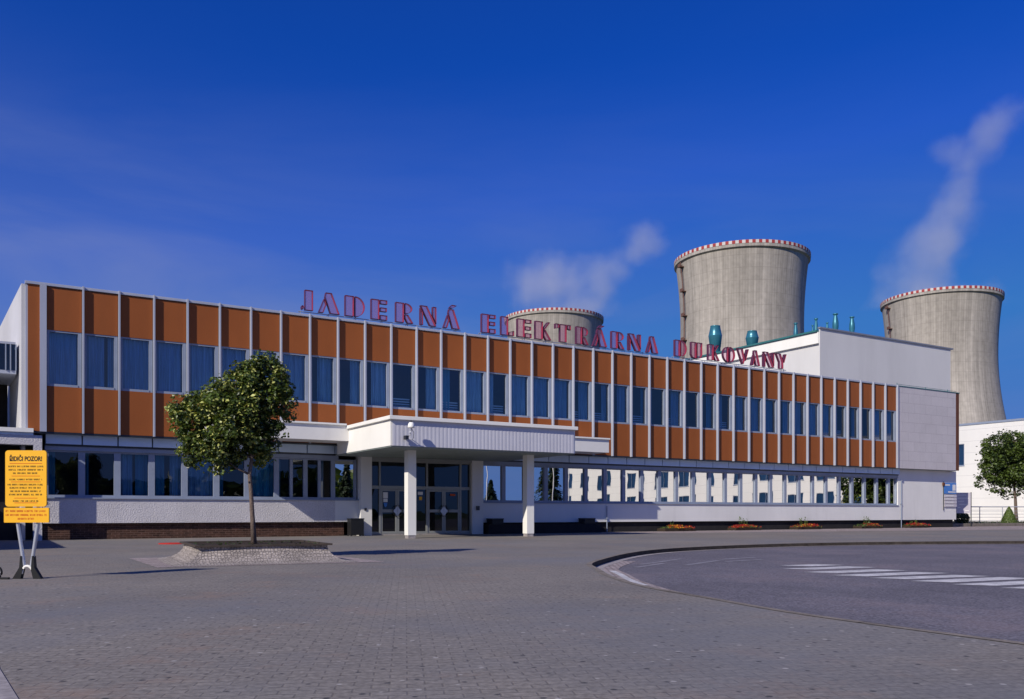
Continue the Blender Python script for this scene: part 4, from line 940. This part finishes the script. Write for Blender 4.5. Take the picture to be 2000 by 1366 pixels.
def strokes(mb, x0, x1, z, h):
    """small print too worn to read: word shapes of short strokes"""
    x = x0
    while x < x1 - .01:
        wl = q.choice((3, 5, 6, 7, 8)); e = min(x1, x + wl * .016)
        while x < e - .008:
            k = q.random(); mb.poly([(x, -.0215, z), (x + .0045, -.0215, z), (x + .0045, -.0215, z + h), (x, -.0215, z + h)])
            if k < .6: zz = z + h * q.choice((0, .42, .82)); mb.poly([(x + .0045, -.0214, zz), (x + .0115, -.0214, zz), (x + .0115, -.0214, zz + h * .2), (x + .0045, -.0214, zz + h * .2)])
            if k > .35: mb.poly([(x + .0085, -.0213, z), (x + .0125, -.0213, z), (x + .0125, -.0213, z + h), (x + .0085, -.0213, z + h)])
            x += .0165
        x += .016
for z, wd in ((1.655, .26), (1.605, .255), (1.555, .19), (1.462, .245), (1.385, .27), (1.338, .24), (1.288, .23), (1.238, .25), (1.142, .19)):
    mb = MB(); strokes(mb, -wd, wd, z, .024); mb.build('text_line', M['ink'], bd)
mb = MB()
for z, wd in ((1.708, .24), (1.522, .21), (1.435, .22), (1.195, .17), (1.125, .17)): mb.box(-wd, wd, -.0225, -.0201, z, z + .007)
mb.build('rule_line', M['red_ink'], bd)
for z, wd in ((.992, .30), (.935, .30), (.878, .12)):
    mb = MB(); strokes(mb, -wd, wd, z, .028); mb.build('text_line', M['red_ink'], b2)
for s in (-1, 1):
    lg = MB().tube([(s * .155, .035, 1.88), (s * .155, .035, .86), (s * .055, .035, .20), (s * .05, .035, .17)], .026, 12).build('leg', M['silver'], S, smooth=True)
    fb = MB(); X0 = s * .05
    P = [(X0 + s * .025, .34), (X0 + s * .048, .34), (X0 + s * .062, .17), (X0 + s * .165, .0), (X0 + s * .045, .0), (X0 + s * .012, .13)]
    for y0, y1 in ((.0, .075),):
        fb.poly([(x, y0, z) for x, z in P]).poly([(x, y1, z) for x, z in reversed(P)])
        for i in range(len(P)): a, b = P[i], P[(i + 1) % len(P)]; fb.poly([(a[0], y0, a[1]), (a[0], y1, a[1]), (b[0], y1, b[1]), (b[0], y0, b[1])])
    fb.build('foot', M['black_plastic'], S)
MB().tube([(.085 * math.cos(R(a)), .02, .075 + .115 * math.sin(R(a))) for a in range(0, 181, 15)], .02, 8).build('hoop', M['canopy_white'], S, smooth=True)
wl = empty('cart_wheel', 'small dark wheel on the paving at the left edge beside the yellow sign', 'wheel', (-1.635, -20.14, 0), -YAW)
MB().tube([(.09 * math.cos(R(a)), 0, .105 + .09 * math.sin(R(a))) for a in range(0, 361, 20)], .016, 8, cap=False).build('tyre', M['black_plastic'], wl, smooth=True)
MB().tube([(.078 * math.cos(R(a)), 0, .105 + .078 * math.sin(R(a))) for a in range(0, 361, 20)], .006, 6, cap=False).tube([(-.07, 0, .105), (.07, 0, .105)], .006, 6).tube([(0, 0, .03), (0, 0, .18)], .006, 6).build('rim', M['silver'], wl)
MB().box(.06, .20, -.02, .02, 0.002, .03).build('axle_bar', M['black_plastic'], wl)

# ------------------------------------------------------------ small things by the walls
def bin_(name, label, x0, x1, y0, y1, h, cat, group=None):
    T = empty(name, label, cat, ((x0 + x1) / 2, (y0 + y1) / 2, 0), 0, group); a, b = (x1 - x0) / 2, (y1 - y0) / 2
    MB().box(-a, a, -b, b, .04, h - .05).build('body', M['black_plastic'], T, bevel=.012)
    MB().box(-a - .015, a + .015, -b - .015, b + .015, h - .049, h).build('lid', M['steel'], T, bevel=.01)
    mb = MB()
    for sx in (-1, 1):
        for sy in (-1, 1): mb.box(sx * a - (.05 if sx > 0 else 0), sx * a + (.05 if sx < 0 else 0), sy * b - (.05 if sy > 0 else 0), sy * b + (.05 if sy < 0 else 0), 0, .039)
    mb.build('base', M['steel'], T); return T
bin_('litter_bin', 'square black litter bin standing left of the entrance pilaster', 11.28, 11.86, -.30, .14, .75, 'bin')
bin_('storage_box', 'low black box under the window just right of the entrance', 18.2, 18.82, -.1, .4, .72, 'box', 'black boxes under the right windows')
bin_('storage_box', 'low black box under the windows at the end of the canopy shadow', 23.45, 24.1, -.1, .4, .72, 'box', 'black boxes under the right windows')
# long black trough added in place of the shade right of the entrance
T = empty('shade_block', 'long black trough standing in for the canopy shade under the right windows', 'planter', (21.1, .1, 0))
MB().box(-3.1, 3.35, -.25, .30, 0, .44).build('filler', M['black_base'], T); MB().box(-3.05, 3.3, -.2, .25, .441, .45).build('soil', M['soil'], T)  # black body and soil top put the shade into the colour
c_ = MB().lathe([(0, .03), (.40, .03), (.44, .0)], 28).build('manhole_cover', M['red'], None, smooth=False, loc=(3.25, -6.0, 0.002)); tag(c_, 'flat round red cover in the paving before the brick base', 'cover')
FLB = ['flower bed nearest the entrance, orange and red by the dark base', 'flower bed with tall green sprigs and red blooms, second from the entrance', 'flower bed with yellow and red blooms in the middle of the row', 'dull red flower bed fourth from the entrance', 'bright red flower bed beside the thin downpipe']
for i, (xa, xb) in enumerate([(28.6, 30.7), (33.7, 35.7), (38.7, 40.7), (44.4, 46.4), (49.2, 51.2)]):
    q = random.Random(60 + i); xm = (xa + xb) / 2; hw = (xb - xa) / 2
    T = empty('flower_bed', FLB[i], 'flower bed', (xm, .2, 0), 0, 'flower beds along the white wall')
    MB().box(-hw, hw, -.35, .3, .0, .16).build('soil', M['soil'], T)
    lv = MB(); fl = MB()
    for k in range(150):
        x = q.uniform(-hw, hw); f_ = 1 - (abs(x) / hw) ** 3; p = Vector((x, q.uniform(-.42, .3), .14 + q.random() * .16 * f_)); leaf_quad(lv, p, .10, (Vector((0, -.5, 1)) + rv(q)).normalized(), rv(q), 0)
    cs = [q.uniform(-.85, .85) * hw for _ in range(6)]
    for k in range(250 if i != 3 else 120):
        x = max(-hw, min(hw, q.gauss(q.choice(cs), .13))); f_ = 1 - (abs(x) / hw) ** 3; p = Vector((x, q.uniform(-.48, .25), .17 + q.random() * .17 * f_)); leaf_quad(fl, p, .085, (Vector((0, -.8, .6)) + rv(q) * .7).normalized(), rv(q), 1 if (i in (0, 2) and x < .15 * hw and q.random() < .40) or q.random() < .05 else 0)
    for k in range(3 + (i != 0) * 3):
        x = q.uniform(-.35, .35) * hw; h = q.uniform(.35, .62) if i not in (0, 4) else q.uniform(.25, .4)
        lv.tube([(x, .1, .15), (x + q.uniform(-.1, .1), .05, .15 + h)], .008, 4)
        for j in range(9): leaf_quad(lv, Vector((x, .08, .2 + h * j / 9)) + rv(q) * .06, .09, rv(q).normalized(), rv(q), 0)
    f = lv.build('foliage', M['leaf'], T); f['kind'] = 'stuff'; f = fl.build('blooms', [M['petal_red'], M['petal_yellow']], T); f['kind'] = 'stuff'

# information panel on the end wall
T = empty('wall_sign', 'blue and white information board above four grey slats on the end wall', 'sign', (54.3, PY - .02, 0))
MB().box(-.62, .74, -.06, -.02, 2.28, 3.02).build('blue_panel', M['blue_panel'], T)
MB().box(-.55, .0, -.066, -.061, 2.82, 2.92).box(-.2, .66, -.066, -.061, 2.36, 2.44).box(.3, .66, -.066, -.061, 2.5, 2.9).build('white_mark', M['smooth_white'], T)
for k in range(4):
    s_ = MB().box(-.56, .78, -.06, -.02, 2.04 - k * .215, 2.22 - k * .215).build('slat', M['grey_slat'], T)
    MB().box(-.42, .42, -.064, -.0605, 2.11 - k * .215, 2.16 - k * .215).build('text_line', M['canopy_white'], s_)
MB().tube([(-.68, -.04, 1.15), (-.68, -.04, 3.1)], .025, 8).build('post', M['steel'], T)
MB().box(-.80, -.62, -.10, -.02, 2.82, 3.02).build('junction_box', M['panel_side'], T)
# free standing direction board
T = empty('direction_board', 'grey direction board on two thin posts beside the corner of the office', 'sign', (57.75, 1.55, 0), R(-31))
MB().box(-.5, .52, -.03, .03, .95, 2.42).build('board', M['grey_slat'], T)
for x in (-.53, .56): MB().tube([(x, 0, 0), (x, 0, 2.45)], .035, 8).build('post', M['steel'], T)
mb = MB()
for k, (a, b) in enumerate([(-.4, .2), (-.42, .4), (-.4, .05), (-.3, .35), (-.4, -.2), (.1, .4)]): mb.box(a, b, -.034, -.0305, 2.22 - k * .22, 2.27 - k * .22)
mb.build('text_line', M['canopy_white'], T)
T = empty('round_shrub', 'dark clipped shrub at the foot of the grey direction board', 'shrub', (59.9, 3.0, .1))
q = random.Random(77); mb = MB()
for k in range(2200): v = rv(q).normalized() * q.uniform(.8, 1.02); leaf_quad(mb, Vector((v.x * .62, v.y * .5, .48 + v.z * .48)), .10, (v + rv(q) * .6).normalized(), rv(q), 0)
mb.build('foliage', M['leaf_dark'], T); MB().tube([(0, 0, 0), (0, 0, .5)], .05, 6).build('trunk', M['bark'], T)
T = empty('cone_shrub', 'small bright green cone shaped shrub by the trunk of the right tree', 'shrub', (64.7, 2.2, .1))
mb = MB()
for k in range(3200):
    z = q.random() ** 1.3; a = q.uniform(0, 6.283); r = .62 * (1 - z) ** .75 * q.uniform(.8, 1.05); leaf_quad(mb, Vector((r * math.cos(a), r * math.sin(a), z * 1.35)), .10, (Vector((math.cos(a), math.sin(a), .5)) + rv(q) * .5).normalized(), rv(q), 0)
mb.build('foliage', M['leaf'], T); MB().tube([(0, 0, 0), (0, 0, .6)], .05, 6).build('trunk', M['bark'], T)
# low bed edge and railing
T = empty('raised_bed', 'low rough stone bed edge along the pavement at the right edge', 'planter', (66, 1.6, 0))
MB().box(-10.2, 14, -.25, .1, 0, .22).build('stone_edge', M['kerb'], T, bevel=.02); MB().box(-10.2, 14, .101, 5.2, 0, .16).build('soil', M['soil'], T)
q = random.Random(80); mb = MB()
for k in range(1500): leaf_quad(mb, Vector((q.uniform(-10, 13), q.uniform(.1, 2.4), .17 + q.random() ** 2 * .16)), .13, (Vector((0, 0, 1)) + rv(q)).normalized(), rv(q), 0)
f = mb.build('ground_cover', M['leaf_dark'], T); f['kind'] = 'stuff'
T = empty('railing', 'thin grey pipe railing in front of the white panel building', 'railing', (61.9, 4.6, .1))
d = Vector((3.55, -2.1, 0)).normalized()
for k in range(9): p = d * (k * 1.75); MB().tube([(p.x, p.y, -.1), (p.x, p.y, 1.32)], .032, 8).build('post', M['silver'], T)
for z, r in ((1.34, .036), (1.02, .014), (.78, .014), (.54, .014), (.30, .014)): MB().tube([(0, 0, z), tuple(d * 14.0 + Vector((0, 0, z)))], r, 8).build('rail', M['silver'], T)

# woods on the far side of the square, seen only mirrored in the glass
mb = MB(); q = random.Random(90)
for k in range(9000):
    a = R(q.uniform(185, 318)); r = q.uniform(118, 150); top = 8.5 + 3 * mnoise.noise(Vector((math.cos(a) * 9, math.sin(a) * 9, 0))) + 2 * mnoise.noise(Vector((math.cos(a) * 30, math.sin(a) * 30, 0)))
    if math.cos(a) * r > 62: continue
    leaf_quad(mb, Vector((math.cos(a) * r, -20 + math.sin(a) * r, q.uniform(0, top))), 3.0, rv(q).normalized(), rv(q), 0 if q.random() < .7 else 1)
o = mb.build('distant_wood', [M['leaf_dark'], M['leaf']]); tag(o, 'low dark belt of woodland far across the square, mirrored in the windows', 'wood', None, 'stuff')
